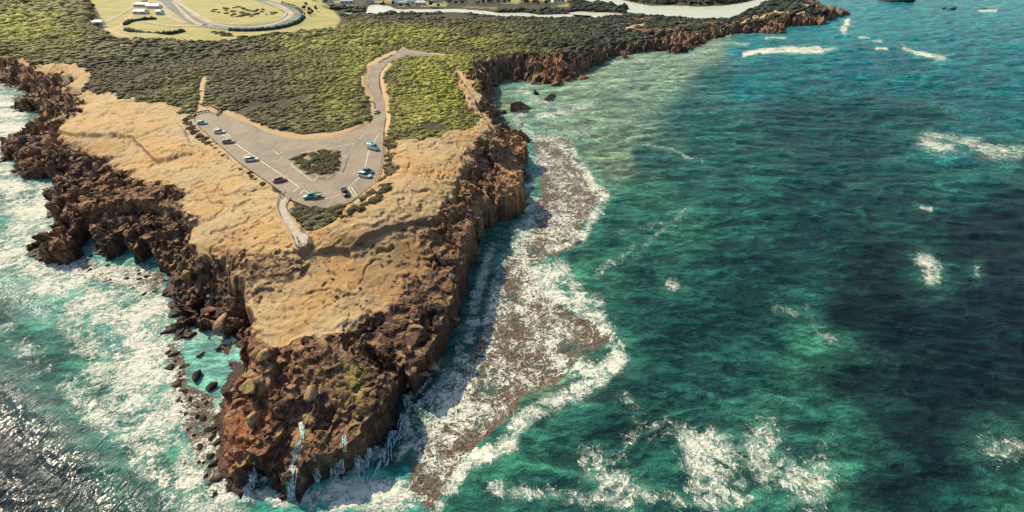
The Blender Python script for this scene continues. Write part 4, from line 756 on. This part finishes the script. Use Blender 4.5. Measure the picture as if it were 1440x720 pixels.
# ------------------------------------------------------------------ single shrubs round the car park
def shrub_mesh(name, seed):
    q = np.random.default_rng(seed); VV = []; FF = []; TT = []; off = 0
    L = lumps(3, 4, seed)
    for k in range(7):
        V, F = L[k % 4]; s = q.uniform(.35, .62); a = q.uniform(0, 6.28); r = 0 if k == 0 else q.uniform(.3, .75)
        VV.append(V * [s, s, s * .85] + [r * math.cos(a), r * math.sin(a), .12 + (.25 if k == 0 else 0)]); FF.append(F + off); off += len(V); c = q.uniform(.7, 1.3)
        TT.append(np.repeat(np.array([[.085, .085, .038]]) * c, len(V), 0).astype(np.float32))
    # leafy tufts that break the outline
    n = 420; B = np.concatenate(VV); pk = q.integers(0, len(B), n); c0 = B[pk] * 1.04; d = q.normal(size=(n, 2, 3)) * .085
    tv = np.stack([c0 + d[:, 0], c0 + d[:, 1], c0 - d[:, 0]], 1).reshape(-1, 3); VV.append(tv); FF.append(np.arange(n * 3).reshape(-1, 3) + off); TT.append(np.repeat(np.array([[.13, .13, .045]]), n * 3, 0).astype(np.float32))
    return mk(name, np.concatenate(VV), np.concatenate(FF), M_LEAF, attrs={'tint': np.concatenate(TT)}, smooth=False)
SH = []
for i in range(5):
    o = shrub_mesh('shrub', 500 + i * 11); SH.append(o.data); bpy.data.objects.remove(o)
def shrubs(poly, n, r0, r1, label, group, line=False):
    if line:
        pts = []; P = curve(poly, 30)
        for _ in range(n):
            a, b = P[random.randrange(len(P))]; pts.append((a + random.gauss(0, 2), b + random.gauss(0, 1.6)))
    else:
        pts = []; P = np.array(poly, float)
        while len(pts) < n:
            a, b = rng.uniform(P[:, 0].min(), P[:, 0].max(), 100), rng.uniform(P[:, 1].min(), P[:, 1].max(), 100); k = inpoly(a, b, P); pts += list(zip(a[k], b[k]))
        pts = pts[:n]
    xs, ys, zs = place_many(pts, 17)
    for x, y, z in zip(xs, ys, zs):
        o = bpy.data.objects.new('shrub', random.choice(SH)); COL.objects.link(o); r = random.uniform(r0, r1); o.location = (x, y, z - .1); o.scale = (r * random.uniform(.9, 1.4), r, r * random.uniform(.6, .9)); o.rotation_euler = (0, 0, random.uniform(0, 6.28)); tag(o, told(label, x, y, z, xs, ys, zs, r, r0, r1), 'shrub', group)
shrubs([(413,222),(440,214),(474,212),(477,228),(468,246),(452,249),(436,243)], 90, 1.1, 1.9, 'dark shrub on the triangular car park island', 'shrubs in the car park island')
shrubs([(415,296),(425,292),(440,296),(470,296),(484,292),(486,305),(470,316),(445,326),(432,322),(420,308)], 80, .9, 1.8, 'dark shrub between lookout path and rim', 'shrubs between the lookout path and the rim')
shrubs([(490,292),(515,276),(530,262),(543,248),(552,262),(530,282),(505,298),(490,304)], 34, .8, 1.7, 'dark shrub outside the south-east rim', 'shrubs below the south-east rim')
shrubs([(543,190),(556,190),(560,205),(552,225),(552,245),(543,246),(545,220)], 30, .9, 1.7, 'dark shrub east of the verge', 'shrubs east of the car park verge')
shrubs([(262,166),(272,172),(284,186),(292,196),(298,204),(282,197),(268,186),(256,172)], 26, .8, 1.6, 'dark shrub by the north-west corner', 'shrubs by the north-west corner')
shrubs([(298,204),(312,214),(330,230),(350,245),(372,258)], 20, .35, .9, 'shrub along the western car park rail', 'shrubs along the western rail', line=True)
shrubs([(120,262),(170,270),(210,272),(250,268),(262,280),(200,288),(150,285)], 14, .5, 1.2, 'small dark shrub on the sandy western flat', 'shrubs on the western flat')
shrubs([(297,44),(306,45),(322,48),(332,47),(330,52),(312,52)], 14, 1.5, 3.0, 'dark bush on grass below the track', 'bushes below the racecourse track')
shrubs([(283,15),(300,11),(340,10),(375,13),(390,20),(372,23),(330,24),(310,19)], 46, 1.6, 3.4, 'dark bush on the infield of the racecourse', 'bushes on the racecourse infield')

# ------------------------------------------------------------------ vehicles
M_GLASS = plain('car_glass', (.02, .03, .035), .12, .1, 2); M_TYRE = plain('tyre_rubber', (.02, .02, .02), .9, .1, 2); M_RIM = plain('wheel_metal', (.45, .45, .43), .35, .1, 2, .6); M_LAMP = plain('lamp_lens', (.75, .72, .6), .2, .05, 2); M_TAIL = plain('tail_lens', (.35, .02, .02), .3, .05, 2); M_TRIM = plain('dark_trim', (.03, .03, .03), .6, .1, 2)
def loft(name, prof, mat, parent, bev=.0):
    """prof: list of cross-sections (x, z_low, z_high, half_low, half_high)"""
    bm = bmesh.new(); rings = []
    for (x, z0, z1, w0, w1) in prof:
        zm = (z0 + z1) / 2
        rings.append([bm.verts.new(p) for p in ((x, -w0 * .94, z0), (x, -w0, z0 + (z1 - z0) * .25), (x, -(w0 + w1) / 2, zm + (z1 - z0) * .2), (x, -w1, z1 - (z1 - z0) * .08), (x, -w1 * .82, z1), (x, 0, z1 + .02), (x, w1 * .82, z1), (x, w1, z1 - (z1 - z0) * .08), (x, (w0 + w1) / 2, zm + (z1 - z0) * .2), (x, w0, z0 + (z1 - z0) * .25), (x, w0 * .94, z0))])
    for a, b in zip(rings, rings[1:]):
        n = len(a)
        for i in range(n): bm.faces.new((a[i], a[(i + 1) % n], b[(i + 1) % n], b[i]))
    bm.faces.new(rings[0][::-1]); bm.faces.new(rings[-1]); bmesh.ops.recalc_face_normals(bm, faces=bm.faces)
    me = bpy.data.meshes.new(name); bm.to_mesh(me); bm.free(); me.materials.append(mat)
    for p in me.polygons: p.use_smooth = True
    o = bpy.data.objects.new(name, me); COL.objects.link(o); o.parent = parent
    return o
def bxm(bm, c, s, rz=0, ry=0):
    r = bmesh.ops.create_cube(bm, size=1.0); bmesh.ops.scale(bm, vec=s, verts=r['verts'])
    if ry: bmesh.ops.rotate(bm, verts=r['verts'], matrix=Matrix.Rotation(ry, 3, 'Y'))
    if rz: bmesh.ops.rotate(bm, verts=r['verts'], matrix=Matrix.Rotation(rz, 3, 'Z'))
    bmesh.ops.translate(bm, vec=c, verts=r['verts'])
def obm(name, bm, mat, parent=None):
    me = bpy.data.meshes.new(name); bm.to_mesh(me); bm.free(); me.materials.append(mat); o = bpy.data.objects.new(name, me); COL.objects.link(o); o.parent = parent; return o
def boxes(name, L, mat, parent=None, bevel=0):
    bm = bmesh.new()
    for b in L: bxm(bm, *b)
    if bevel: bmesh.ops.bevel(bm, geom=bm.edges[:] , offset=bevel, segments=2, affect='EDGES')
    return obm(name, bm, mat, parent)
def wheel(x, y, r, parent):
    bm = bmesh.new(); bmesh.ops.create_cone(bm, cap_ends=True, segments=20, radius1=r, radius2=r, depth=.24, matrix=Matrix.Translation((x, y, r)) @ Matrix.Rotation(R(90), 4, 'X'))
    bmesh.ops.bevel(bm, geom=[e for e in bm.edges if e.calc_length() < r * .5 and abs(e.verts[0].co.y - e.verts[1].co.y) < .01], offset=.03, segments=1, affect='EDGES')
    wh = obm('wheel', bm, M_TYRE, parent); bm = bmesh.new(); s = 1 if y > 0 else -1
    bmesh.ops.create_cone(bm, cap_ends=True, segments=16, radius1=r * .62, radius2=r * .5, depth=.03, matrix=Matrix.Translation((x, y + s * .125, r)) @ Matrix.Rotation(R(-90 * s), 4, 'X')); obm('rim', bm, M_RIM, wh)
def vehicle(kind, colr, px, py, head, label, scale=1.0, rough=.3, zz=18.01, roofcol=None):
    x, y = W(px, py, zz); nm = {'hatch': 'parked_car', 'wagon': 'parked_car', 'ute': 'pickup_truck', 'van': 'camper_van'}[kind]
    r = empty(nm, (x, y, zz), head); tag(r, label, {'ute': 'pickup', 'van': 'van'}.get(kind, 'car'), 'vehicles at the lookout car park')
    m = plain('car_paint', colr, rough, .04, 1, .1); bd = .9 * scale
    if kind in ('hatch', 'wagon'):
        L = 4.3 if kind == 'hatch' else 4.7
        loft('body', [(-L/2, .35, .72, .74, .7), (-L/2+.15, .22, .92, .86, .8), (-L*.3, .2, .98, .9, .84), (0, .2, .96, .9, .86), (L*.24, .2, .93, .9, .82), (L/2-.5, .22, .82, .88, .76), (L/2-.1, .28, .68, .8, .68), (L/2, .36, .6, .68, .6)], m, r)
        back = -L/2 + (.25 if kind == 'wagon' else .45)
        loft('cabin', [(back, .9, .97, .76, .72), (back + .45, .9, 1.42, .8, .62), (-.3, .9, 1.5, .82, .64), (.35, .9, 1.45, .8, .62), (L*.28, .88, .93, .74, .68)], M_GLASS, r)
        boxes('roof', [((back + .95 + (.1 if kind == 'wagon' else 0), 0, 1.5), (1.9 if kind == 'wagon' else 1.55, 1.22, .07))], m, r, .02)
        hx, hy, hzv = L/2 - .08, .58, .62; tx = -L/2 + .03; wb = L * .3
    elif kind == 'ute':
        L = 5.2
        loft('body', [(-.35, .35, 1.0, .9, .84), (.3, .3, 1.02, .92, .86), (1.3, .3, 1.02, .92, .84), (2.3, .34, .95, .9, .78), (2.6, .45, .8, .8, .7)], m, r)
        loft('cabin', [(-.5, .95, 1.05, .78, .74), (-.42, .95, 1.62, .8, .66), (.55, .95, 1.68, .82, .68), (1.35, .95, 1.0, .78, .72)], M_GLASS, r)
        boxes('roof', [((.05, 0, 1.69), (1.15, 1.32, .07))], m, r, .02)
        tray = boxes('tray', [((-1.55, 0, .82), (2.15, 1.8, .08)), ((-1.55, .88, 1.02), (2.15, .05, .38)), ((-1.55, -.88, 1.02), (2.15, .05, .38)), ((-2.6, 0, 1.02), (.05, 1.8, .38)), ((-.5, 0, 1.2), (.06, 1.7, .75))], m if roofcol is None else plain('tray_paint', roofcol, .5), r, .008)
        boxes('chassis', [((-1.5, 0, .6), (2.2, .8, .25))], M_TRIM, r)
        hx, hy, hzv = 2.52, .62, .75; tx = -2.6; wb = 1.6
    else:
        L = 5.4
        loft('body', [(-2.65, .4, 2.3, .92, .8), (-2.5, .32, 2.5, .98, .88), (0, .3, 2.55, 1.0, .9), (1.2, .3, 2.45, 1.0, .86), (1.75, .3, 1.5, .96, .84), (2.55, .36, 1.1, .9, .78), (2.7, .45, .85, .8, .7)], m, r)
        boxes('windscreen', [((1.6, 0, 1.9), (.06, 1.5, .8), 0, R(-28))], M_GLASS, r); boxes('side_window', [((.9, .945, 1.75), (.9, .04, .5))], M_GLASS, r); boxes('side_window', [((.9, -.945, 1.75), (.9, .04, .5))], M_GLASS, r)
        boxes('roof_rack', [((-.8, 0, 2.66), (2.2, 1.2, .14)), ((-.6, .2, 2.8), (1.2, .5, .2))], plain('rack', (.05, .32, .34), .5), r)
        hx, hy, hzv = 2.62, .65, .8; tx = -2.66; wb = 1.7
    for s in (1, -1):
        boxes('headlight', [((hx, s * hy, hzv), (.12, .3, .16))], M_LAMP, r, .02); boxes('tail_light', [((tx, s * .66, .85), (.08, .22, .2))], M_TAIL, r, .02)
        for q in (wb, -wb): wheel(q, s * .82, .34 if kind != 'ute' else .39, r)
    boxes('bumper', [((hx + .04, 0, .42), (.14, 1.5, .18))], M_TRIM if kind != 'hatch' else m, r, .03)
    r.scale = (scale,) * 3
    return r
vehicle('hatch', (.30, .62, .58), 285, 174.5, R(15), 'small pale aqua hatchback parked nearest the north-west path')
vehicle('hatch', (.62, .68, .60), 309.5, 187, R(8), 'white hatchback parked second from the north-west corner', 1.05)
vehicle('wagon', (.34, .26, .18), 322, 201, R(12), 'beige-brown car parked third along the western rail', 1.02)
vehicle('wagon', (.55, .72, .64), 354.5, 226, R(14), 'pale mint car parked by the short bay line on the western rail', 1.05)
vehicle('hatch', (.30, .15, .085), 394, 255, R(24), 'rusty brown car parked alone near the lookout path', 1.05)
vehicle('ute', (.03, .30, .27), 440, 278, R(196), 'teal pickup with an open tray parked at the southern rim', 1.08, .3, roofcol=(.30, .42, .40))
vehicle('ute', (.015, .035, .035), 486, 273, R(-62), 'black pickup parked nose out at the southern rim', 1.0, .25, roofcol=(.06, .05, .04))
vehicle('wagon', (.50, .72, .64), 514, 248.5, R(-24), 'pale mint wagon parked beside the dark green car', 1.12)
vehicle('hatch', (.03, .16, .13), 518, 243, R(-24), 'dark green car tucked behind the pale mint wagon', 1.05)
vehicle('van', (.42, .62, .56), 525, 210, R(-30), 'tall pale camper van parked by the eastern verge', 1.0)
vehicle('hatch', (.55, .66, .62), 530, 158.5, R(82), 'small white car driving up the road between the scrub', 1.0)

# ------------------------------------------------------------------ barriers, lookout, people
M_WOOD = plain('weathered_timber', (.23, .16, .10), .85, .3, 3); M_WOODP = plain('pale_timber', (.50, .42, .28), .8, .2, 3); M_CONC = plain('pale_concrete', (.36, .32, .24), .85, .12, .6)
def fence(name, pxs, z, label, cat, h=.9, gap=2.0, mat=None, post=.12, rails=2, group=None, railw=.09):
    P = [Vector((*W(a, b, z), 0)) for a, b in pxs]; mat = mat or M_WOOD
    pts = [P[0]]
    for a, b in zip(P, P[1:]):
        n = max(1, int(round((b - a).length / gap)))
        for k in range(1, n + 1): pts.append(a.lerp(b, k / n))
    c = pts[0]; r = empty(name, (c.x, c.y, z)); tag(r, label, cat, group)
    step_ = max(1, len(pts) // 45)
    for p in pts[::step_]: boxes('post', [((p.x - c.x, p.y - c.y, h / 2), (post, post, h))], mat, r)
    for k in range(rails):
        L = []; zz = h - .06 - k * .42
        for a, b in zip(pts, pts[1:]):
            m_ = (a + b) / 2; d = b - a
            L.append(((m_.x - c.x, m_.y - c.y, zz), (d.length + .02, railw, railw + .02), math.atan2(d.y, d.x)))
        boxes('rail', L, mat, r)
    return r
sheet('lookout_path', WALK, 17.63, M_CONC)
fence('lookout_railing', [(402,271),(391,281),(389,292),(395,307),(403,320),(410,332),(412,339),(416,346),(421,348)], 17.6, 'pale timber railing along the western side of the lookout path', 'railing', 1.1, 1.8, M_WOODP, .12, 3, railw=.1)
fence('lookout_railing', [(408,279),(401,291),(406,301),(414,313),(423,325),(429,327),(434,332),(433,340),(429,346),(421,348)], 17.6, 'pale timber railing along the eastern side and end of the lookout path', 'railing', 1.1, 1.8, M_WOODP, .12, 3, railw=.1)
fence('timber_barrier', [(272,166),(274,172),(279,178),(307,203),(340,232),(370,252),(396,271)], 18, 'low timber rail along the western edge of the car park', 'barrier', .55, 3, M_WOOD, .2, 1, railw=.22)
fence('timber_barrier', [(408,281),(417,285.5),(440,294),(470,294),(493,286),(521,264),(534,245),(541,217),(541,187)], 18, 'low timber rail round the southern and eastern rim of the car park', 'barrier', .5, 3, M_WOOD, .18, 1, railw=.16)
fence('log_barrier', [(271,166),(276,161),(284,158.5),(294,157)], 18, 'thick curved log barrier left of the footpath entrance', 'barrier', .8, 2, M_WOOD, .3, 1, railw=.5)
fence('log_barrier', [(287,150),(297,150),(306,153),(311,157.5),(305,163)], 18, 'thick curved log barrier right of the footpath entrance', 'barrier', .8, 2, M_WOOD, .3, 1, railw=.5)
for i, (a, b) in enumerate([(297.5, 160), (300.5, 161)]):
    x, y = W(a, b, 18); o = empty('bollard', (x, y, 18)); tag(o, ['white post on the left of the footpath entrance', 'white post on the right of the footpath entrance'][i], 'bollard', 'posts at the footpath entrance')
    boxes('post', [((0, 0, .5), (.2, .2, 1.0))], M_WOODP, o, .03); boxes('cap', [((0, 0, 1.04), (.26, .26, .08))], M_PAINT, o, .02)
x, y = W(291, 147, 18); o = empty('notice_board', (x, y, 18)); tag(o, 'small notice board on two posts beside the sandy footpath', 'sign')
for s in (-.5, .5): boxes('post', [((s, 0, .7), (.1, .1, 1.4))], M_WOOD, o)
boxes('board', [((0, -.05, 1.3), (1.3, .06, .7))], M_WOODP, o, .02)
def person(px, py, z, label, shirt, trousers, rz):
    x, y = W(px, py, z); m = {'skin': plain('skin', (.45, .27, .18), .6), 's': plain('shirt_cloth', shirt, .9), 't': plain('trouser_cloth', trousers, .9), 'h': plain('hair', (.04, .025, .015), .8)}
    def skin(name, J, E, mat, parent=None, loc=None):
        me = bpy.data.meshes.new(name); me.from_pydata([j[:3] for j in J], E, []); me.materials.append(mat)
        o = bpy.data.objects.new(name, me); COL.objects.link(o); md = o.modifiers.new('skin', 'SKIN'); md.use_smooth_shade = True
        for i, j in enumerate(J): me.skin_vertices[0].data[i].radius = (j[3], j[4] if len(j) > 4 else j[3])
        me.skin_vertices[0].data[0].use_root = True; s = o.modifiers.new('sub', 'SUBSURF'); s.levels = 1; s.render_levels = 2
        if parent: o.parent = parent
        if loc: o.location, o.rotation_euler = loc
        return o
    J = [(0, 0, .95, .13, .10), (0, 0, 1.2, .13, .09), (0, 0, 1.4, .14, .09), (0, .0, 1.5, .05), (0, .01, 1.58, .07, .085), (0, .0, 1.68, .085, .1), (0, 0, 1.74, .05),
         (.2, 0, 1.4, .055), (.27, .02, 1.12, .04), (.24, .14, .9, .028), (.235, .2, .83, .024), (-.2, 0, 1.4, .055), (-.27, .02, 1.12, .04), (-.24, .12, .9, .028), (-.235, .18, .83, .024),
         (.1, 0, .88, .085), (.12, .02, .5, .06), (.12, -.02, .09, .04), (.13, .14, .04, .035), (-.1, 0, .88, .085), (-.13, .0, .5, .06), (-.13, -.03, .09, .04), (-.14, .13, .04, .035)]
    E = [(0, 1), (1, 2), (2, 3), (3, 4), (4, 5), (5, 6), (2, 7), (7, 8), (8, 9), (9, 10), (2, 11), (11, 12), (12, 13), (13, 14), (0, 15), (15, 16), (16, 17), (17, 18), (0, 19), (19, 20), (20, 21), (21, 22)]
    b = skin('person', J, E, m['skin'], None, ((x, y, z), (0, 0, rz))); tag(b, label, 'person')
    skin('shirt', [(0, 0, .98, .15, .115), (0, 0, 1.2, .145, .105), (0, 0, 1.41, .15, .1), (.21, 0, 1.4, .068), (.27, .02, 1.14, .052), (-.21, 0, 1.4, .068), (-.27, .02, 1.14, .052)], [(0, 1), (1, 2), (2, 3), (3, 4), (2, 5), (5, 6)], m['s'], b)
    skin('trousers', [(0, 0, .95, .145, .11), (.1, 0, .86, .1), (.12, .02, .5, .075), (.12, -.02, .12, .06), (-.1, 0, .86, .1), (-.13, 0, .5, .075), (-.13, -.03, .12, .06)], [(0, 1), (1, 2), (2, 3), (0, 4), (4, 5), (5, 6)], m['t'], b)
    skin('hair', [(0, -.02, 1.7, .095, .1), (0, -.05, 1.63, .07)], [(0, 1)], m['h'], b)
    return b
person(420, 340, 17.64, 'person in dark clothes standing on the left at the end of the lookout', (.03, .03, .04), (.03, .035, .05), R(150))
person(422, 344.5, 17.64, 'person in a dark jacket standing at the railing at the end of the lookout', (.05, .025, .02), (.02, .02, .025), R(190))

# ------------------------------------------------------------------ racecourse buildings, rails, hedges, houses, trees
M_WALL = plain('white_wall', (.62, .62, .55), .8, .1, .5); M_ROOF = plain('grey_green_roof', (.16, .26, .24), .6, .15, .5); M_ROOF2 = plain('brown_roof', (.20, .13, .09), .7, .2, .5); M_ROOFW = plain('white_roof', (.66, .68, .64), .5, .1, .5)
def house(px, py, z, L, Wd, H, rz, label, roof, cat='house', wall=M_WALL, name='house', group=None, wins=3):
    x, y = W(px, py, z); r = empty(name, (x, y, z), rz); tag(r, label, cat, group)
    boxes('wall', [((0, 0, H / 2 - .5), (L, Wd, H + 1))], wall, r)
    bm = bmesh.new(); e = .5; hh = Wd * .28; a, b = L / 2 + e, Wd / 2 + e; g = L / 2 - Wd * .25
    v = [bm.verts.new(p) for p in ((-a, -b, H), (a, -b, H), (a, b, H), (-a, b, H), (-g, 0, H + hh), (g, 0, H + hh))]
    for f in ((0, 1, 5, 4), (1, 2, 5), (2, 3, 4, 5), (3, 0, 4), (3, 2, 1, 0)): bm.faces.new([v[i] for i in f])
    rf = obm('roof', bm, roof, r)
    for i in range(wins):
        wx = -L / 2 + L * (i + .5) / wins; boxes('window', [((wx, -Wd / 2 - .02, H * .55), (L / wins * .45, .1, H * .4))], M_GLASS, r)
    boxes('door', [((L * .42, -Wd / 2 - .03, 1.05), (1.0, .1, 2.1))], M_TRIM, r)
    return r
house(203, 9.5, 12, 26, 9, 3.5, R(-4), 'long teal-roofed racecourse building on the grass', M_ROOF, 'building', name='clubhouse', wins=6)
house(218, 11.5, 12, 20, 8, 3.5, R(-6), 'pale-roofed racecourse building joined to the right of the long one', M_ROOFW, 'building', name='clubhouse', wins=5)
house(199, 19.5, 12, 18, 8, 3.2, R(-3), 'short teal-roofed shed between the racecourse building and the parade ring', M_ROOF, 'shed', name='shed', wins=2)
house(226, 20.5, 12, 8, 7, 4, R(0), 'small square shed with a dark teal roof near the parade ring', M_ROOF, 'shed', name='shed', wins=1)
house(204, 3.5, 12, 7, 6, 3, R(0), 'little hut above the long racecourse building', M_ROOF2, 'shed', name='shed', wins=1)
house(140, 34.5, 14, 10, 6, 3, R(8), 'small white hut in the scrub left of the racecourse', M_ROOFW, 'shed', name='shed', wins=1)
HS = [(461,2.5,14,'pale-roofed house leftmost in the row along the top edge',M_ROOFW),(488,4,16,'white-roofed house second in the row along the top edge',M_ROOFW),(521,3,10,'small house right of the second house near the river bend',M_ROOF2),(558,6,12,'low house on the near side of the street above the river',M_ROOF),(568,6.5,13,'low teal-roofed house above the middle of the river',M_ROOF),(580,5,12,'teal house with white walls above the middle of the river',M_ROOF),(592,6.5,13,'pale house at the right end of the street above the river',M_ROOFW),(610,3,10,'small brown-roofed house behind the street above the river',M_ROOF2),(636,1.5,16,'white-roofed house in the trees right of the street',M_ROOFW),(650,2,12,'grey house in the trees right of the street',M_ROOF),(692,2,18,'wide white house half way along the top edge',M_ROOFW),(708,3,10,'teal house beside the wide white house',M_ROOF),(784,2,16,'white house by itself right of the middle of the top edge',M_ROOFW),(560,1,12,'pale house set back above the river street',M_ROOFW),(600,0,12,'far house at the top edge above the river',M_ROOF)]
for i, (a, b, L, lb, rf) in enumerate(HS): house(a, b + .6, 5, L * 1.3, L * .75, 4.2, R(random.uniform(-20, 20)), lb, rf, group='houses along the top edge')
M_RAILW = plain('white_rail', (.70, .74, .66), .5, .05, 2)
def railrun(P, label, h=1.3, z=12): 
    Q = wline(P, z, 4); c = Q[0]; r = empty('running_rail', (c[0], c[1], z)); tag(r, label, 'fence')
    L = []; PL = []
    for a, b in zip(Q, Q[1:]):
        d = Vector(b) - Vector(a); L.append((((a[0] + b[0]) / 2 - c[0], (a[1] + b[1]) / 2 - c[1], h), (d.length + .1, .5, .45), math.atan2(d.y, d.x)))
    boxes('rail', L, M_RAILW, r)
    for q in Q[::2][:60]: boxes('post', [((q[0] - c[0], q[1] - c[1], h / 2), (.25, .25, h))], M_RAILW, r)
railrun([(372,-2),(397,6),(421,14),(427,22),(414,33),(386,40),(352,43),(319,42),(294,39.5)], 'white running rail round the outside of the racecourse bend')
railrun([(368,3),(390,11),(403,20),(392,29),(370,34),(330,36),(303,32),(282,25),(262,13),(245,0)], 'white running rail round the inside of the racecourse bend')
railrun([(259,43),(237,47),(208,47),(175,41)], 'white rail along the near side of the small loop')
railrun([(175,33),(186,29),(205,27),(221,26)], 'white rail along the far side of the small loop')
M_HEDGE = leaf_material('hedge_leaves')
def hedge(P, label, wd=3.5, h=2.2, z=12):
    Q = wline(P, z, 5); VV = []; FF = []; off = 0; TT = []; L = lumps(2, 6, 900)
    for (a, b) in zip(Q, Q[1:]):
        n = max(1, int(math.dist(a, b) / 2.0))
        for k in range(n):
            t = k / n; V, F = random.choice(L); s = random.uniform(.8, 1.2); VV.append(V * [wd * .5 * s, wd * .5 * s, h * s * .8] + [a[0] + (b[0] - a[0]) * t, a[1] + (b[1] - a[1]) * t, z]); FF.append(F + off); off += len(V); TT.append(np.repeat([[.02, .07, .055]], len(V), 0) * random.uniform(.7, 1.3))
    o = mk('hedge', np.concatenate(VV), np.concatenate(FF), M_HEDGE, attrs={'tint': np.concatenate(TT).astype(np.float32)}, smooth=True); tag(o, label, 'hedge')
hedge([(427,25),(416,33.5),(388,41),(352,43.7),(322,43)], 'dark teal hedge following the outer rail of the racecourse bend', 5, 3.5)
hedge([(258,44.5),(237,48.5),(208,48.5),(176,42.5)], 'dark teal hedge along the near side of the small loop', 4.5, 3.5)
hedge([(176,35),(186,30.5),(205,28),(221,27)], 'dark teal hedge along the far side of the small loop', 4.5, 3.5)
hedge([(397,5),(418,12),(427,20)], 'dark hedge behind the right end of the racecourse bend', 4, 3)
M_BARK = plain('bark', (.10, .07, .05), .9, .3, 2)
def tree_proto(seed, h=8):
    q = np.random.default_rng(seed); VV = []; FF = []; off = 0; TT = []; L = lumps(2, 5, seed)
    for k in range(10):
        V, F = L[k % 5]; s = q.uniform(1.1, 2.0); a = q.uniform(0, 6.28); r = q.uniform(0, 2.4); VV.append(V * [s, s, s * .8] + [r * math.cos(a), r * math.sin(a), q.uniform(.45, .85) * h]); FF.append(F + off); off += len(V); TT.append(np.repeat([[.035, .06, .035]], len(V), 0) * q.uniform(.6, 1.4))
    r = empty('tree', (0, 0, 0)); mk('crown', np.concatenate(VV), np.concatenate(FF), M_HEDGE, r, attrs={'tint': np.concatenate(TT).astype(np.float32)}, smooth=True)
    bm = bmesh.new(); bmesh.ops.create_cone(bm, cap_ends=True, segments=8, radius1=.35, radius2=.15, depth=h * .6, matrix=Matrix.Translation((0, 0, h * .3)))
    for k in range(3): bmesh.ops.create_cone(bm, cap_ends=True, segments=6, radius1=.14, radius2=.05, depth=3, matrix=Matrix.Translation((math.cos(k * 2.1) * .7, math.sin(k * 2.1) * .7, h * .6)) @ Matrix.Rotation(.6, 4, (math.sin(k * 2.1), -math.cos(k * 2.1), 0)).inverted())
    obm('trunk', bm, M_BARK, r); return r
TP = [tree_proto(950), tree_proto(977, 6.5)]
spots = [(431,9),(436,16),(440,20),(428,14),(445,16),(436,22)] + [(random.uniform(625, 790), random.uniform(1, 7)) for _ in range(40)] + [(random.uniform(442, 625), random.uniform(0, 5)) for _ in range(14)] + [(random.uniform(540, 625), random.uniform(8, 10.5)) for _ in range(5)]
for i, (a, b) in enumerate(spots):
    k = i % 2; o = TP[k] if i < 2 else copy_tree(TP[k]); z = 12 if i < 6 else 5; x, y = W(a, b, z); s = random.uniform(.7, 1.3); o.location = (x, y, z - 1); o.scale = (s, s, s); o.rotation_euler = (0, 0, random.uniform(0, 6)); 
    if i < 6: tag(o, 'dark bushy tree clumped beside the road right of the racecourse bend', 'tree', 'trees by the racecourse road')
    else: TF = TF if i > 6 else [W(q_[0], q_[1], 5) for q_ in spots[6:]]; tag(o, told('dark tree among far houses beyond the river', x, y, 5.0, [t[0] for t in TF], [t[1] for t in TF], [5.0] * len(TF), s, .7, 1.3), 'tree', 'trees among the far houses')

# ------------------------------------------------------------------ white water pouring off the point
def fall_material():
    m = N('falling_water'); p = m.geo()['Position']; n = m.noise(m.mapv(p, (2.2, 2.2, .35)), 1.3, 5, .7, .6)
    c = m.mix(m.step(n, .42, .6), (.30, .58, .52), (.92, .95, .90)); m.set(m.b.inputs['Alpha'], m.step(m.noise(m.mapv(p, (3, 3, .8)), 1.6, 5, .7, .5), .40, .52)); return m.out(c, .5, m.bump(n, .8, .3), .4)
M_FALL = fall_material()
def waterfall(strands, label):
    allV = []; allF = []; off = 0; first = None
    for (P, wd) in strands:
        Q = curve(P, 5); xs, ys, zs = place_many(Q, 5); n = len(Q)
        for s in range(15):
            jx = random.uniform(-1, 1) * wd; ph = random.uniform(0, 6); ww = wd * random.uniform(.04, .15)
            for i in range(n):
                t = i / (n - 1); sw = .25 * math.sin(i * .9 + ph) * wd; cx = xs[i] + jx * (.35 + .65 * t) + sw; lift = .22 + .25 * math.sin(i * 1.3 + ph) * .5
                k = ww * (.6 + .5 * math.sin(i * 1.7 + ph) ** 2)
                allV += [(cx - k, ys[i], zs[i] + lift - .12), (cx, ys[i] - .12, zs[i] + lift), (cx + k, ys[i], zs[i] + lift - .12)]
                if i: a = off + 3 * i; allF += [(a - 3, a - 2, a + 1, a), (a - 2, a - 1, a + 2, a + 1)]
            off += 3 * n
    o = mk('waterfall', allV, allF, M_FALL, smooth=True); tag(o, label, 'waterfall')
waterfall([([(362,652),(354,672),(346,690),(345,706)], 1.6)], 'broad veil of white water at the left foot of the point')
waterfall([([(424,594),(426,612),(418,636),(411,668),(410,704)], .9)], 'long thin waterfall down the middle of the point')
waterfall([([(441,638),(444,660),(447,684)], .4)], 'short thin trickle right of the long waterfall')
waterfall([([(485,612),(482,634),(474,652),(471,678)], .8)], 'narrow waterfall on the right half of the point')
waterfall([([(570,548),(572,570),(568,600),(562,630)], 1.5), ([(520,636),(510,660),(504,684)], 1.4), ([(552,606),(545,640),(535,672)], 1.5), ([(505,640),(500,672)], .8)], 'spreading cascade in the shaded cleft at the right of the point')
